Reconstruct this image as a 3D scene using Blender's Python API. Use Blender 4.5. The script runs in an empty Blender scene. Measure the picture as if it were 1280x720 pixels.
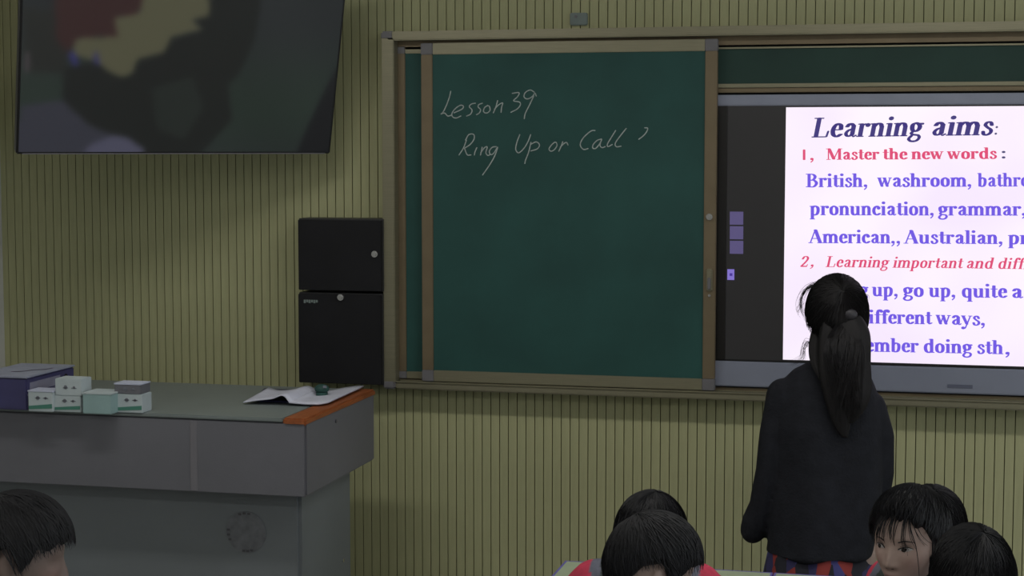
import bpy, bmesh, math, random
import numpy as np
from mathutils import Vector, Matrix
from mathutils.bvhtree import BVHTree
random.seed(7); rng = np.random.default_rng(7)
C = bpy.context.scene
col = C.collection
# ------------------------------------------------------------------ camera, world, lights, exposure
F = 2166.0; YAW = math.radians(13.75); PITCH = math.radians(4.64); CAMZ = 1.98
cam_d = bpy.data.cameras.new('camera'); cam = bpy.data.objects.new('camera', cam_d); col.objects.link(cam)
cam_d.sensor_width = 36; cam_d.lens = F * 36 / 1280; cam_d.clip_end = 60; cam_d.clip_start = .05
cam.location = (0, 0, CAMZ)
cam.rotation_euler = (math.pi / 2 - PITCH, 0, YAW)
C.camera = cam
C.view_settings.view_transform = 'Standard'; C.view_settings.look = 'None'
C.view_settings.exposure = 0; C.view_settings.gamma = 1; C.view_settings.use_curve_mapping = False
w = bpy.data.worlds.new('world'); C.world = w; w.use_nodes = True
w.node_tree.nodes['Background'].inputs[0].default_value = (.6, .7, .8, 1)
w.node_tree.nodes['Background'].inputs[1].default_value = .02
LAMP_POWER = 9.4
WINDOW_POWER = 9.0
# ------------------------------------------------------------------ projection helpers (photo pixel -> world point on a plane)
R = cam.rotation_euler.to_matrix()
O = Vector((0, 0, CAMZ))
def ray(px, py): return R @ Vector(((px - 640) / F, (360 - py) / F, -1))
def W(px, py, Y):
    d = ray(px, py); return O + d * (Y / d.y)
def onz(px, py, z):
    d = ray(px, py); return O + d * ((z - CAMZ) / d.z)
def atZ(px, py, Z): return O + ray(px, py) * Z
# ------------------------------------------------------------------ materials
def srgb(c):
    f = lambda v: (v / 255 / 12.92) if v / 255 <= .04045 else ((v / 255 + .055) / 1.055) ** 2.4
    return tuple(f(v) for v in c)
def mat(name, rgb, rough=.6, metal=0, noise=0, nscale=20, bump=0, bscale=80, spec=.5, stretch=None, attr=None):
    m = bpy.data.materials.new(name); m.use_nodes = True
    nt = m.node_tree; b = nt.nodes['Principled BSDF']
    b.inputs['Roughness'].default_value = rough; b.inputs['Metallic'].default_value = metal
    b.inputs['Specular IOR Level'].default_value = spec
    b.inputs['Base Color'].default_value = (*rgb, 1)
    tc = nt.nodes.new('ShaderNodeTexCoord'); mp = nt.nodes.new('ShaderNodeMapping')
    nt.links.new(tc.outputs['Object'], mp.inputs['Vector'])
    if stretch: mp.inputs['Scale'].default_value = stretch
    src = None
    if attr:
        a = nt.nodes.new('ShaderNodeAttribute'); a.attribute_name = attr; src = a.outputs['Color']
        nt.links.new(src, b.inputs['Base Color'])
    if noise:
        n = nt.nodes.new('ShaderNodeTexNoise'); n.inputs['Scale'].default_value = nscale; n.inputs['Detail'].default_value = 5
        nt.links.new(mp.outputs[0], n.inputs['Vector'])
        r = nt.nodes.new('ShaderNodeMapRange'); r.inputs['From Min'].default_value = .3; r.inputs['From Max'].default_value = .7
        r.inputs['To Min'].default_value = 1 - noise; r.inputs['To Max'].default_value = 1 + noise
        nt.links.new(n.outputs['Fac'], r.inputs['Value'])
        mx = nt.nodes.new('ShaderNodeVectorMath'); mx.operation = 'SCALE'
        if src: nt.links.new(src, mx.inputs[0])
        else: mx.inputs[0].default_value = rgb
        nt.links.new(r.outputs[0], mx.inputs['Scale']); nt.links.new(mx.outputs[0], b.inputs['Base Color'])
    if bump:
        n2 = nt.nodes.new('ShaderNodeTexNoise'); n2.inputs['Scale'].default_value = bscale; n2.inputs['Detail'].default_value = 4
        nt.links.new(mp.outputs[0], n2.inputs['Vector'])
        bp = nt.nodes.new('ShaderNodeBump'); bp.inputs['Strength'].default_value = bump; bp.inputs['Distance'].default_value = .01
        nt.links.new(n2.outputs['Fac'], bp.inputs['Height']); nt.links.new(bp.outputs[0], b.inputs['Normal'])
    return m
def emis(name, rgb, k=1, attr=None):
    m = bpy.data.materials.new(name); m.use_nodes = True
    nt = m.node_tree; b = nt.nodes['Principled BSDF']
    b.inputs['Base Color'].default_value = (.01, .01, .01, 1); b.inputs['Roughness'].default_value = .35
    b.inputs['Emission Color'].default_value = (*rgb, 1); b.inputs['Emission Strength'].default_value = k
    if attr:
        a = nt.nodes.new('ShaderNodeAttribute'); a.attribute_name = attr
        nt.links.new(a.outputs['Color'], b.inputs['Emission Color'])
    return m
M = {}
M['slat'] = mat('olive_slat', (.375, .375, .205), .65, noise=.07, nscale=6, stretch=(8, 8, 1), bump=.1)
M['groove'] = mat('groove_board', (.12, .118, .058), .9, noise=.1)
M['plaster'] = mat('side_plaster', (.50, .50, .47), .9, noise=.05, nscale=4, bump=.1)
M['ceiling'] = mat('ceiling_paint', (.75, .75, .72), .9, noise=.03)
M['floor'] = mat('terrazzo', (.33, .33, .31), .5, noise=.2, nscale=60)
M['gold'] = mat('champagne_aluminium', (.245, .23, .155), .42, metal=.55, noise=.08, nscale=10, stretch=(1, 1, 30))
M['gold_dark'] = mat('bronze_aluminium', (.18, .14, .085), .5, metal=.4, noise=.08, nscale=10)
M['corner'] = mat('grey_corner_plastic', (.14, .136, .145), .5, noise=.05)
M['black_gap'] = mat('black_gap', (.006, .006, .006), .9, noise=.1)
M['board'] = mat('green_board', (.019, .072, .064), .62, noise=.16, nscale=3.5, spec=.3)
M['board_dark'] = mat('green_board_back', (.016, .045, .036), .6, noise=.15, nscale=4, spec=.3)
M['chalk'] = mat('chalk', (.37, .42, .405), .95, noise=.2, nscale=90)
M['bezel'] = mat('grey_blue_bezel', (.25, .27, .345), .38, metal=.3, noise=.06, nscale=5)
M['screen_black'] = emis('screen_black', srgb((25, 24, 25)), 1)
M['screen_edge'] = mat('screen_edge', (.008, .007, .007), .3, noise=.1)
M['tile_lit'] = emis('tile_lit', srgb((84, 76, 118)), 1)
M['tile_key'] = emis('tile_key', srgb((128, 112, 200)), 1)
M['tile_dot'] = emis('tile_dot', srgb((70, 50, 150)), 1)
M['txt_navy'] = emis('text_navy', srgb((62, 52, 122)), 1)
M['txt_red'] = emis('text_red', srgb((222, 76, 118)), 1)
M['txt_violet'] = emis('text_violet', srgb((112, 88, 226)), 1)
M['txt_grey'] = emis('text_grey', srgb((80, 76, 120)), 1)
M['tv_black'] = mat('tv_black', (.012, .012, .013), .3, noise=.1)
M['cab'] = mat('black_cabinet', (.0095, .0095, .0115), .65, noise=.15, nscale=8, bump=.05, bscale=300, spec=.25)
M['cab_edge'] = mat('black_cabinet_edge', (.03, .03, .032), .45, noise=.1)
M['chrome'] = mat('chrome', (.55, .55, .55), .25, metal=.9, noise=.05)
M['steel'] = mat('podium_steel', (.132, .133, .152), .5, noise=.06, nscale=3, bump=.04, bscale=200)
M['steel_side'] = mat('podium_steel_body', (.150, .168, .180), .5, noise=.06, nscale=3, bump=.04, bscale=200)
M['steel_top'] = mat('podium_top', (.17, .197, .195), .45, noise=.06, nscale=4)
M['emblem'] = mat('podium_emblem', (.138, .145, .16), .6, noise=.2, nscale=40)
M['emblem_mark'] = mat('podium_emblem_mark', (.07, .07, .08), .6, noise=.1)
M['orange'] = mat('orange_wood', (.27, .075, .020), .45, noise=.25, nscale=14, stretch=(6, 1, 6))
M['paper'] = mat('paper', (.50, .51, .60), .8, noise=.06, nscale=30)
M['paper_ink'] = mat('paper_ink', (.22, .23, .30), .8, noise=.1)
M['carton'] = mat('carton_white', (.42, .48, .50), .6, noise=.05)
M['carton_cyan'] = mat('carton_cyan', (.25, .37, .37), .6, noise=.06)
M['carton_top'] = mat('carton_lid', (.47, .50, .62), .6, noise=.05)
M['carton_green'] = mat('carton_green', (.06, .20, .15), .6, noise=.05)
M['carton_mark'] = mat('carton_mark', (.16, .17, .20), .6, noise=.05)
M['folder'] = mat('folder_blue', (.045, .043, .125), .5, noise=.1)
M['folder_top'] = mat('folder_top', (.27, .29, .37), .55, noise=.1)
M['folder_label'] = mat('folder_label', (.22, .22, .30), .6, noise=.1)
M['magenta'] = mat('purple_ink', (.12, .04, .12), .6, noise=.1)
M['eraser'] = mat('eraser_green', (.015, .06, .05), .7, noise=.2)
M['desk'] = mat('pale_green_laminate', (.34, .40, .27), .5, noise=.06)
M['desk_edge'] = mat('violet_edge', (.14, .12, .38), .5, noise=.06)
M['desk_leg'] = mat('desk_leg', (.25, .26, .30), .4, metal=.5, noise=.05)
M['stool'] = mat('stool_wood', (.30, .20, .10), .5, noise=.2)
M['skin'] = mat('skin', (.45, .28, .2), .55, attr='Col', noise=.05, nscale=60)
M['hair'] = mat('black_hair', (.0085, .0085, .0105), .62, noise=.2, nscale=40, spec=.3)
M['hair_fly'] = mat('loose_hair', (.022, .018, .022), .5, noise=.3, nscale=40)
M['hair_brown'] = mat('brown_black_hair', (.0095, .0085, .0095), .65, noise=.2, nscale=40, spec=.25)
M['jacket'] = mat('school_jacket', (.03, .05, .045), .8, attr='Col', noise=.12, nscale=50, bump=.3, bscale=60)
M['trouser'] = mat('dark_trousers', (.02, .022, .035), .8, noise=.1, bump=.2)
M['cardigan'] = mat('black_knit', (.0125, .0135, .018), .9, noise=.2, nscale=30, bump=.25, bscale=120, spec=.2)
M['shoe'] = mat('shoe_black', (.02, .02, .02), .5, noise=.1)
M['eye_white'] = mat('eye_white', (.42, .40, .40), .4, noise=.03)
M['iris'] = mat('iris_dark', (.012, .008, .006), .2, noise=.1)
M['clip'] = mat('hair_clip', (.022, .020, .026), .5, noise=.1)
M['plate'] = mat('grey_green_plate', (.17, .21, .20), .6, noise=.1)
M['lamp_body'] = mat('lamp_body', (.7, .7, .7), .5, noise=.03)
M['daylight'] = emis('daylight_pane', (.8, .9, 1), 1.2)
M['lamp_glow'] = emis('lamp_glow', (1, .98, .92), 4)
def plaid():
    m = bpy.data.materials.new('plaid_skirt'); m.use_nodes = True; nt = m.node_tree; b = nt.nodes['Principled BSDF']
    b.inputs['Roughness'].default_value = .85
    tc = nt.nodes.new('ShaderNodeTexCoord'); mp = nt.nodes.new('ShaderNodeMapping')
    mp.inputs['Scale'].default_value = (1, 1, .55)
    vo = nt.nodes.new('ShaderNodeTexVoronoi'); vo.inputs['Scale'].default_value = 30
    cr = nt.nodes.new('ShaderNodeValToRGB'); cr.color_ramp.interpolation = 'CONSTANT'
    e = cr.color_ramp.elements; e[0].position = 0; e[0].color = (.05, .05, .19, 1); e[1].position = .42; e[1].color = (.24, .03, .025, 1)
    n = e.new(.62); n.color = (.028, .026, .09, 1); n = e.new(.85); n.color = (.012, .012, .02, 1)
    sp = nt.nodes.new('ShaderNodeSeparateColor')
    nt.links.new(tc.outputs['Object'], mp.inputs[0]); nt.links.new(mp.outputs[0], vo.inputs['Vector'])
    nt.links.new(vo.outputs['Color'], sp.inputs[0]); nt.links.new(sp.outputs[0], cr.inputs[0]); nt.links.new(cr.outputs[0], b.inputs['Base Color'])
    return m
M['plaid'] = plaid()
# ------------------------------------------------------------------ object helpers
def obj(name, mesh, m=None, parent=None, loc=None, smooth=False):
    if isinstance(mesh, bmesh.types.BMesh):
        me = bpy.data.meshes.new(name); mesh.normal_update(); mesh.to_mesh(me); mesh.free()
    else: me = mesh
    if m is not None and not me.materials:
        me.materials.append(M[m] if isinstance(m, str) else m)
    if smooth:
        me.polygons.foreach_set('use_smooth', [True] * len(me.polygons))
    o = bpy.data.objects.new(name, me); col.objects.link(o)
    if parent: o.parent = parent
    if loc is not None: o.location = loc
    return o
def tag(o, label=None, cat=None, group=None, kind=None):
    for k, v in (('label', label), ('category', cat), ('group', group), ('kind', kind)):
        if v: o[k] = v
    return o
def thing(name, label, cat, loc=(0, 0, 0), group=None, rz=0):
    o = bpy.data.objects.new(name, None); col.objects.link(o); o.location = loc; o.rotation_euler.z = rz
    o.empty_display_size = .1
    return tag(o, label, cat, group)
def box(bm, x0, x1, y0, y1, z0, z1, bev=0):
    r = bmesh.ops.create_cube(bm, size=1)
    for v in r['verts']:
        v.co = Vector(((x0 + x1) / 2 + v.co.x * (x1 - x0), (y0 + y1) / 2 + v.co.y * (y1 - y0), (z0 + z1) / 2 + v.co.z * (z1 - z0)))
    if bev:
        es = list({e for v in r['verts'] for e in v.link_edges})
        bmesh.ops.bevel(bm, geom=es, offset=bev, segments=2, affect='EDGES')
    return bm
def bx(*a, bev=0): return box(bmesh.new(), *a, bev=bev)
def cyl(bm, c, r, depth, axis='Z', seg=20, r2=None):
    ro = {'Z': Matrix.Identity(4), 'Y': Matrix.Rotation(math.pi / 2, 4, 'X'), 'X': Matrix.Rotation(math.pi / 2, 4, 'Y')}[axis]
    bmesh.ops.create_cone(bm, cap_ends=True, segments=seg, radius1=r, radius2=r if r2 is None else r2, depth=depth, matrix=Matrix.Translation(c) @ ro)
    return bm
def mesh_from(name, v, f):
    me = bpy.data.meshes.new(name); me.from_pydata([tuple(map(float, p)) for p in v], [], f); me.update(); return me
def prism(pts, y0, y1):
    """solid from an (x, z) outline"""
    n = len(pts); bm = bmesh.new()
    a = [bm.verts.new((p[0], y0, p[1])) for p in pts]; b = [bm.verts.new((p[0], y1, p[1])) for p in pts]
    bm.faces.new(a); bm.faces.new(b[::-1])
    for i in range(n): bm.faces.new((a[i], b[i], b[(i + 1) % n], a[(i + 1) % n]))
    bmesh.ops.recalc_face_normals(bm, faces=bm.faces); return bm
def crom(pts, n=6):
    P = [np.array(p, float) for p in pts]
    if len(P) < 3: return P
    P = [2 * P[0] - P[1]] + P + [2 * P[-1] - P[-2]]; out = []
    for i in range(1, len(P) - 2):
        p0, p1, p2, p3 = P[i - 1:i + 3]
        for k in range(n):
            t = k / n
            out.append(.5 * ((2 * p1) + (-p0 + p2) * t + (2 * p0 - 5 * p1 + 4 * p2 - p3) * t * t + (-p0 + 3 * p1 - 3 * p2 + p3) * t ** 3))
    out.append(P[-2]); return out
# ------------------------------------------------------------------ room
YW = 6.17
XL = W(4, 350, YW).x; XR = 3.65; YB = -2.6; ZC = 3.05
tag(obj('floor', bx(XL - .1, XR + .1, YB - .1, YW + .1, -.1, 0), 'floor'), kind='structure')
tag(obj('ceiling', bx(XL - .1, XR + .1, YB - .1, YW + .1, ZC, ZC + .1), 'ceiling'), kind='structure')
wf = tag(obj('wall_front', bx(XL, XR, YW + .012, YW + .1, 0, ZC), 'groove'), kind='structure')
tag(obj('wall_left', bx(XL - .1, XL, YB, YW + .1, 0, ZC), 'plaster'), kind='structure')
tag(obj('wall_right', bx(XR, XR + .1, YB, YW + .1, 0, ZC), 'plaster'), kind='structure')
tag(obj('wall_back', bx(XL, XR, YB - .1, YB, 0, ZC), 'plaster'), kind='structure')
PIT = .0334
sm = bpy.data.meshes.new('slat')
bm = prism([(0, 0)] * 0 or [(.0008, 0), (PIT - .0014, 0), (PIT - .0014, ZC), (.0008, ZC)], 0, .012)
# chamfered long edges
for v in bm.verts:
    if v.co.y < .001: v.co.x += .0006 if v.co.x < PIT / 2 else -.0006
bm.normal_update(); bm.to_mesh(sm); bm.free(); sm.materials.append(M['slat'])
x_ref = W(474.2, 505, YW).x
n0 = math.ceil((XL - x_ref) / PIT)
x = x_ref + n0 * PIT
while x + PIT < XR:
    o = bpy.data.objects.new('slat', sm); o.location = (x, YW, 0); o.parent = wf; col.objects.link(o); x += PIT
xs0 = x_ref + n0 * PIT
tag(obj('trim_1', bx(XL, xs0 - .001, YW, YW + .012, 0, ZC), 'slat'), kind='structure')
for k, y in enumerate((-.6, 1.9, 4.3)):
    wn = obj('window_%d' % (k + 1), bx(XR - .03, XR - .001, y - .85, y + .85, .95, .99), 'lamp_body'); tag(wn, kind='structure')
    for a0, a1, b0, b1 in ((y - .85, y + .85, 2.5, 2.54), (y - .85, y - .81, .99, 2.5), (y + .81, y + .85, .99, 2.5), (y - .02, y + .02, .99, 2.5)):
        obj('window_bar', bx(XR - .03, XR - .001, a0, a1, b0, b1), 'lamp_body', wn)
    obj('pane', bx(XR - .012, XR - .002, y - .81, y + .81, .99, 2.5), 'daylight', wn)
    ld = bpy.data.lights.new('window_light', 'AREA'); ld.shape = 'RECTANGLE'; ld.size = 1.5; ld.size_y = 1.6; ld.energy = WINDOW_POWER; ld.color = (.86, .93, 1)
    lo = bpy.data.objects.new('window_light', ld); col.objects.link(lo); lo.parent = wn; lo.location = (XR - .05, y, 1.75); lo.rotation_euler = (0, math.pi / 2, 0)
# ceiling lamps (above the frame)
def lamp(x, y, k_, label):
    t = thing('ceiling_lamp', label, 'lamp', (x, y, ZC), 'ceiling lamps')
    obj('housing', bx(-.62, .62, -.09, .09, -.05, 0), 'lamp_body', t)
    for s in (-.045, .045): obj('tube', cyl(bmesh.new(), (0, s, -.065), .014, 1.18, 'X'), 'lamp_glow', t)
    ld = bpy.data.lights.new('lamp_light', 'AREA'); ld.shape = 'RECTANGLE'; ld.size = 1.2; ld.size_y = .15; ld.energy = LAMP_POWER * k_; ld.color = (1, .98, .93)
    lo = bpy.data.objects.new('lamp_light', ld); col.objects.link(lo); lo.parent = t; lo.location = (0, 0, -.085)
for y, rn, k_ in ((-.9, 'back', .5), (1.6, 'middle', 1.0), (4.3, 'front', 1.35)):
    for x, cn in ((-2.2, 'left'), (0, 'centre'), (2.2, 'right')):
        lamp(x, y, k_, 'fluorescent ceiling lamp, %s row, %s' % (rn, cn))
# small plate above the blackboard
a, b = W(713, 32, YW), W(735, 16, YW)
pl = thing('wall_plate', 'small grey-green plastic plate on the slatted wall above the blackboard', 'wall plate', ((a.x + b.x) / 2, YW, a.z))
w_, h_ = (b.x - a.x) / 2, b.z - a.z
obj('plate', bx(-w_, w_, -.012, 0, 0, h_, bev=.003), 'plate', pl)
obj('screw', cyl(bmesh.new(), (-w_ * .3, -.013, h_ * .7), .005, .004, 'Y', 12), 'corner', pl)
# ------------------------------------------------------------------ blackboard frame
YF = YW - .10            # face of the outer frame
def X(px, Y, py=260): return W(px, py, Y).x
def Z(py, Y, px=900): return W(px, py, Y).z
bxl = X(478, YF); bxr = 2.22
zt = W(890, 32.5, YF).z; zb = W(890, 500, YF).z
zt2 = W(890, 44.5, YF).z
fr = thing('blackboard_frame', 'long champagne aluminium frame and rails of the sliding blackboard on the front wall', 'blackboard', ((bxl + bxr) / 2, YW, zb))
fx = fr.location.x; fz = fr.location.z
def fp(name, x0, x1, y0, y1, z0, z1, m, bev=0):
    return obj(name, bx(x0 - fx, x1 - fx, y0 - YW, y1 - YW, z0 - fz, z1 - fz, bev=bev), m, fr)
vx = X(493, YF)
fp('top_rail', bxl + .02, bxr, YF, YW - .001, zt2, zt, 'gold', .004)
zq = W(890, 56.5, YW - .05).z
fp('upper_track', vx, bxr, YW - .05, YW - .001, zq, zt2, 'gold_dark')
fp('left_post', bxl, vx, YF, YW - .001, zb + .02, zt - .02, 'gold', .003)
fp('right_post', bxr - .04, bxr, YF, YW - .001, zb + .02, zt - .02, 'gold', .003)
fp('corner_cap', bxl - .002, vx, YF - .004, YW - .0005, zt - .03, zt + .001, 'corner', .006)
fp('corner_cap', bxl - .002, vx, YF - .004, YW - .0005, zb, zb + .034, 'corner', .006)
# bottom tray: rounded lip with bright ridge lines
zr = W(890, 491, YF).z
fp('bottom_rail', vx, bxr, YF, YW - .001, zb, zr, 'gold', .005)
fp('bottom_ridge', vx, bxr, YF - .002, YF + .012, zr - .001, zr + .004, 'gold', .0015)
zr2 = W(890, 489, YW - .055).z
fp('lower_track', vx, bxr, YW - .055, YW - .04, zr, zr2 + .004, 'gold', .002)
fp('lower_track', vx, bxr, YW - .035, YW - .02, zr, zr2 + .012, 'gold_dark', .002)
fp('shadow_gap', vx, bxr, YW - .02, YW - .001, zr, zr2 + .015, 'black_gap')
fp('back_sheet', vx, bxr - .04, YW - .012, YW - .002, zr + .03, zt2, 'black_gap')
# fixed upper board strip
ys = YW - .04
x9 = X(897, ys)
g1, g0 = Z(61.5, ys), Z(105, ys)
fp('fixed_board', x9 - .15, 1.1, ys, YW - .014, g0, g1, 'board_dark')
fp('board_trim', x9 - .15, 1.1, ys - .008, YW - .014, g1, g1 + .006, 'gold')
fp('board_trim', x9 - .15, 1.1, ys - .012, YW - .014, Z(110, ys), g0, 'gold', .002)
fp('board_trim', x9 - .15, 1.1, ys - .006, YW - .014, Z(116, ys), Z(110.5, ys), 'gold_dark', .002)
# ------------------------------------------------------------------ sliding boards
def board_leaf(name, label, x0, x1, z0, z1, yf, fw, fh, thick, group, detail=True, cap=True):
    t = thing(name, label, 'blackboard', ((x0 + x1) / 2, yf, z0), group)
    hx = (x1 - x0) / 2; H = z1 - z0
    obj('writing_surface', bx(-hx + fw * .8, hx - fw * .8, .005, thick, fh * .8, H - fh * .8), 'board', t)
    obj('frame_top', bx(-hx + fw, hx - fw, 0, thick, H - fh, H, bev=.002), 'gold', t)
    obj('frame_bottom', bx(-hx + fw, hx - fw, 0, thick, 0, fh, bev=.002), 'gold', t)
    for s in (-1, 1):
        a, b = sorted((s * hx, s * (hx - fw)))
        tag(obj('frame_side', bx(a, b, 0, thick, fh, H - fh, bev=.002), 'gold_dark', t))
        for z in (0, H - fh):
            obj('corner_cap', bx(a - .001, b + .001, -.002, thick, z, z + fh, bev=.002), 'corner', t)
    return t
y1 = YW - .085
L = dict(x0=X(527, y1), x1=X(895, y1), z0=W(700, 482, y1).z, z1=W(700, 51.5, y1).z)
fwid = X(541, y1) - X(527, y1); fhei = W(700, 51.5, y1).z - W(700, 64.5, y1).z
leaf = board_leaf('sliding_board', 'green sliding blackboard with chalked lesson title, left of the lit screen', L['x0'], L['x1'], L['z0'], L['z1'], y1, fwid, fhei * 1.12, .028, None)
# lock and handle on its right stile
lz = W(887, 271, y1); 
def local(p, t): return Vector(p) - t.location
p = local(lz, leaf)
bm = cyl(bmesh.new(), (p.x, -.005, p.z), .0115, .012, 'Y', 20); cyl(bm, (p.x, -.011, p.z), .005, .006, 'Y', 12)
obj('lock', bm, 'chrome', leaf)
p = local(W(887, 350, y1), leaf)
h = obj('pull_handle', bx(p.x - .011, p.x + .011, -.010, 0, p.z - .04, p.z + .04, bev=.004), 'gold', leaf)
obj('latch', bx(p.x - .006, p.x + .006, -.018, -.010, p.z - .034, p.z + .01, bev=.003), 'corner', h)
obj('screw', cyl(bmesh.new(), (p.x, -.003, p.z - .055), .005, .006, 'Y', 12), 'chrome', leaf)
# chalk writing
def nib_mesh(strokes, to3, rx, ry, seg=8, off=0):
    """strokes: list of (pts, rx, ry) polylines in 2-D swept by an elliptical nib; returns flat mesh data"""
    V, Fa = [], []
    for pts, a, b in strokes:
        el = [(a * math.cos(2 * math.pi * k / seg + .2), b * math.sin(2 * math.pi * k / seg + .2)) for k in range(seg)]
        if len(pts) == 1: pts = [pts[0], (pts[0][0] + 1e-4, pts[0][1])]
        for p, q in zip(pts[:-1], pts[1:]):
            P = [(p[0] + e[0], p[1] + e[1]) for e in el] + [(q[0] + e[0], q[1] + e[1]) for e in el]
            P = sorted(set(P)); 
            def cr(o, a_, b_): return (a_[0] - o[0]) * (b_[1] - o[1]) - (a_[1] - o[1]) * (b_[0] - o[0])
            lo = []
            for u in P:
                while len(lo) > 1 and cr(lo[-2], lo[-1], u) <= 0: lo.pop()
                lo.append(u)
            up = []
            for u in reversed(P):
                while len(up) > 1 and cr(up[-2], up[-1], u) <= 0: up.pop()
                up.append(u)
            hull = lo[:-1] + up[:-1]
            i0 = len(V); kk = len(Fa) * off; V += [(q_[0], q_[1] - kk, q_[2]) for q_ in (to3(*u) for u in hull)]; Fa.append(list(range(i0, i0 + len(hull))))
    return V, Fa
def A6(*p): return [(540 + x / 6, 100 + y / 6) for x, y in p]
def A8(*p): return [(680 + x / 8, 140 + y / 8) for x, y in p]
chalk = dict(
 lesson=[A6((140,85),(130,130),(108,190),(85,238),(68,255)), A6((68,255),(95,248),(118,270),(146,264)),
  A6((165,246),(225,218),(235,196),(212,190),(176,214),(150,250),(155,276),(182,285),(216,270)),
  A6((325,174),(296,180),(280,200),(300,225),(290,255),(260,270)), A6((378,174),(352,184),(346,202),(364,222),(356,246),(334,260)),
  A6((418,192),(396,205),(386,235),(408,248),(434,230),(432,200),(416,190)), A6((492,155),(478,205),(460,246)), A6((468,220),(500,186),(530,172),(522,205),(518,242)),
  A6((602,100),(652,95),(642,125),(612,155),(655,165),(663,185),(642,215),(592,242)),
  A6((768,92),(738,75),(702,92),(690,125),(714,142),(750,126),(772,100),(782,120)), A6((764,118),(730,190),(700,250),(692,290))],
 ring=[A6((258,452),(236,510),(203,562)), A6((252,450),(276,410),(312,408),(316,440),(290,480),(244,512)), A6((244,512),(264,560),(292,562)),
  A6((336,508),(322,540),(318,562)), A6((376,505),(364,562)), A6((366,545),(396,506),(414,504),(404,545),(420,566),(438,556)),
  A6((482,500),(452,505),(430,535),(442,560),(466,545),(492,504),(470,570),(430,640),(380,712))],
 up=[A6((658,410),(636,470),(628,520),(650,546),(690,512),(720,462),(740,410)), A6((742,468),(725,540),(702,600),(696,626)), A6((740,482),(782,464),(806,486),(790,516),(742,532))],
 or_=[A8((105,303),(75,330),(50,370),(70,392),(105,375),(130,335),(122,305),(105,303)), A8((187,298),(170,345),(148,392)), A8((163,352),(200,315),(226,305),(240,330))],
 call=[A8((510,185),(470,190),(400,250),(365,310),(370,350),(400,375),(440,366)), A8((574,270),(530,285),(490,330),(490,362),(520,362),(560,312),(577,275),(560,330),(580,356),(612,346)),
  A8((716,185),(670,260),(635,320),(640,346),(682,325)), A8((822,165),(770,230),(714,310),(724,347),(770,342))],
 apostrophe=[A8((1008,158),(1037,163),(1022,205),(985,245),(948,272))])
yc = y1 + .005 - .0012
counts = dict(lesson=(2, 1, 1, 1, 1, 2, 1, 2), ring=(3, 1, 2, 1), up=(1, 2), or_=(1, 2), call=(1, 1, 1, 1), apostrophe=(1,))
for k, strokes in chalk.items():
    i0 = 0
    for c_ in counts[k]:
        st = [([tuple(q) for q in crom([tuple(pp) for pp in s], 5)], .68, .68) for s in strokes[i0:i0 + c_]]; i0 += c_
        V, Fa = nib_mesh(st, lambda a_, b_: tuple(local(W(a_, b_, yc), leaf)), 1, 1, seg=7, off=1e-5)
        obj('chalk_letter', mesh_from('chalk_letter', V, Fa), 'chalk', leaf)
# rear leaf showing at the left
y2 = YW - .050
board_leaf('rear_board', 'narrow visible strip of dark green rear board between left frame post and the sliding blackboard', X(497, y2), X(880, y2), W(510, 473, y2).z, W(510, 58, y2).z, y2, X(507, y2) - X(497, y2), .026, .026, None)
# matching leaf at the far right of the frame
board_leaf('sliding_board', 'plain green sliding blackboard to the right of the lit screen', .99, .99 + L['x1'] - L['x0'], L['z0'], L['z1'], y1, fwid, fhei * 1.12, .028, None)
# ------------------------------------------------------------------ interactive panel
yp = YW - .045
px0 = X(893, yp); px1 = 1.02
pz1 = Z(117.5, yp, 1060) ; pzs1 = Z(131.5, yp, 1060); pzs0 = Z(453.5, yp, 1060); pz0 = Z(487.5, yp, 1060)
ip = thing('interactive_screen', 'large interactive screen glowing with a pale lesson slide, between the blackboards', 'screen', ((px0 + px1) / 2, yp, pz0))
def ipb(name, x0, x1, y0, y1_, z0, z1, m, parent=ip, bev=0):
    return obj(name, bx(x0 - ip.location.x, x1 - ip.location.x, y0 - yp, y1_ - yp, z0 - pz0, z1 - pz0, bev=bev), m, parent)
ipb('bezel_top', px0, px1, yp, YW - .013, pzs1, pz1, 'bezel', bev=.003)
ipb('bezel_bottom', px0, px1, yp - .006, YW - .013, pz0, pzs0 - .006, 'bezel', bev=.004)
ipb('bezel_groove', px0, px1, yp + .003, YW - .013, pzs0 - .006, pzs0, 'black_gap')
ipb('bezel_side', px0, X(908, yp), yp, YW - .013, pzs0, pzs1, 'screen_edge')
ipb('bezel_side', px1 - .03, px1, yp, YW - .013, pzs0, pzs1, 'screen_edge')
scr = ipb('display', X(908, yp), px1 - .03, yp + .006, YW - .013, pzs0, pzs1, 'screen_black')
# maker's badge blur on bottom bezel
a = W(1200, 483, yp - .007)
ipb('badge', a.x - .042, a.x + .042, yp - .008, yp - .0055, a.z - .006, a.z + .006, mat('badge_grey', (.10, .11, .16), .5, noise=.1))
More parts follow.
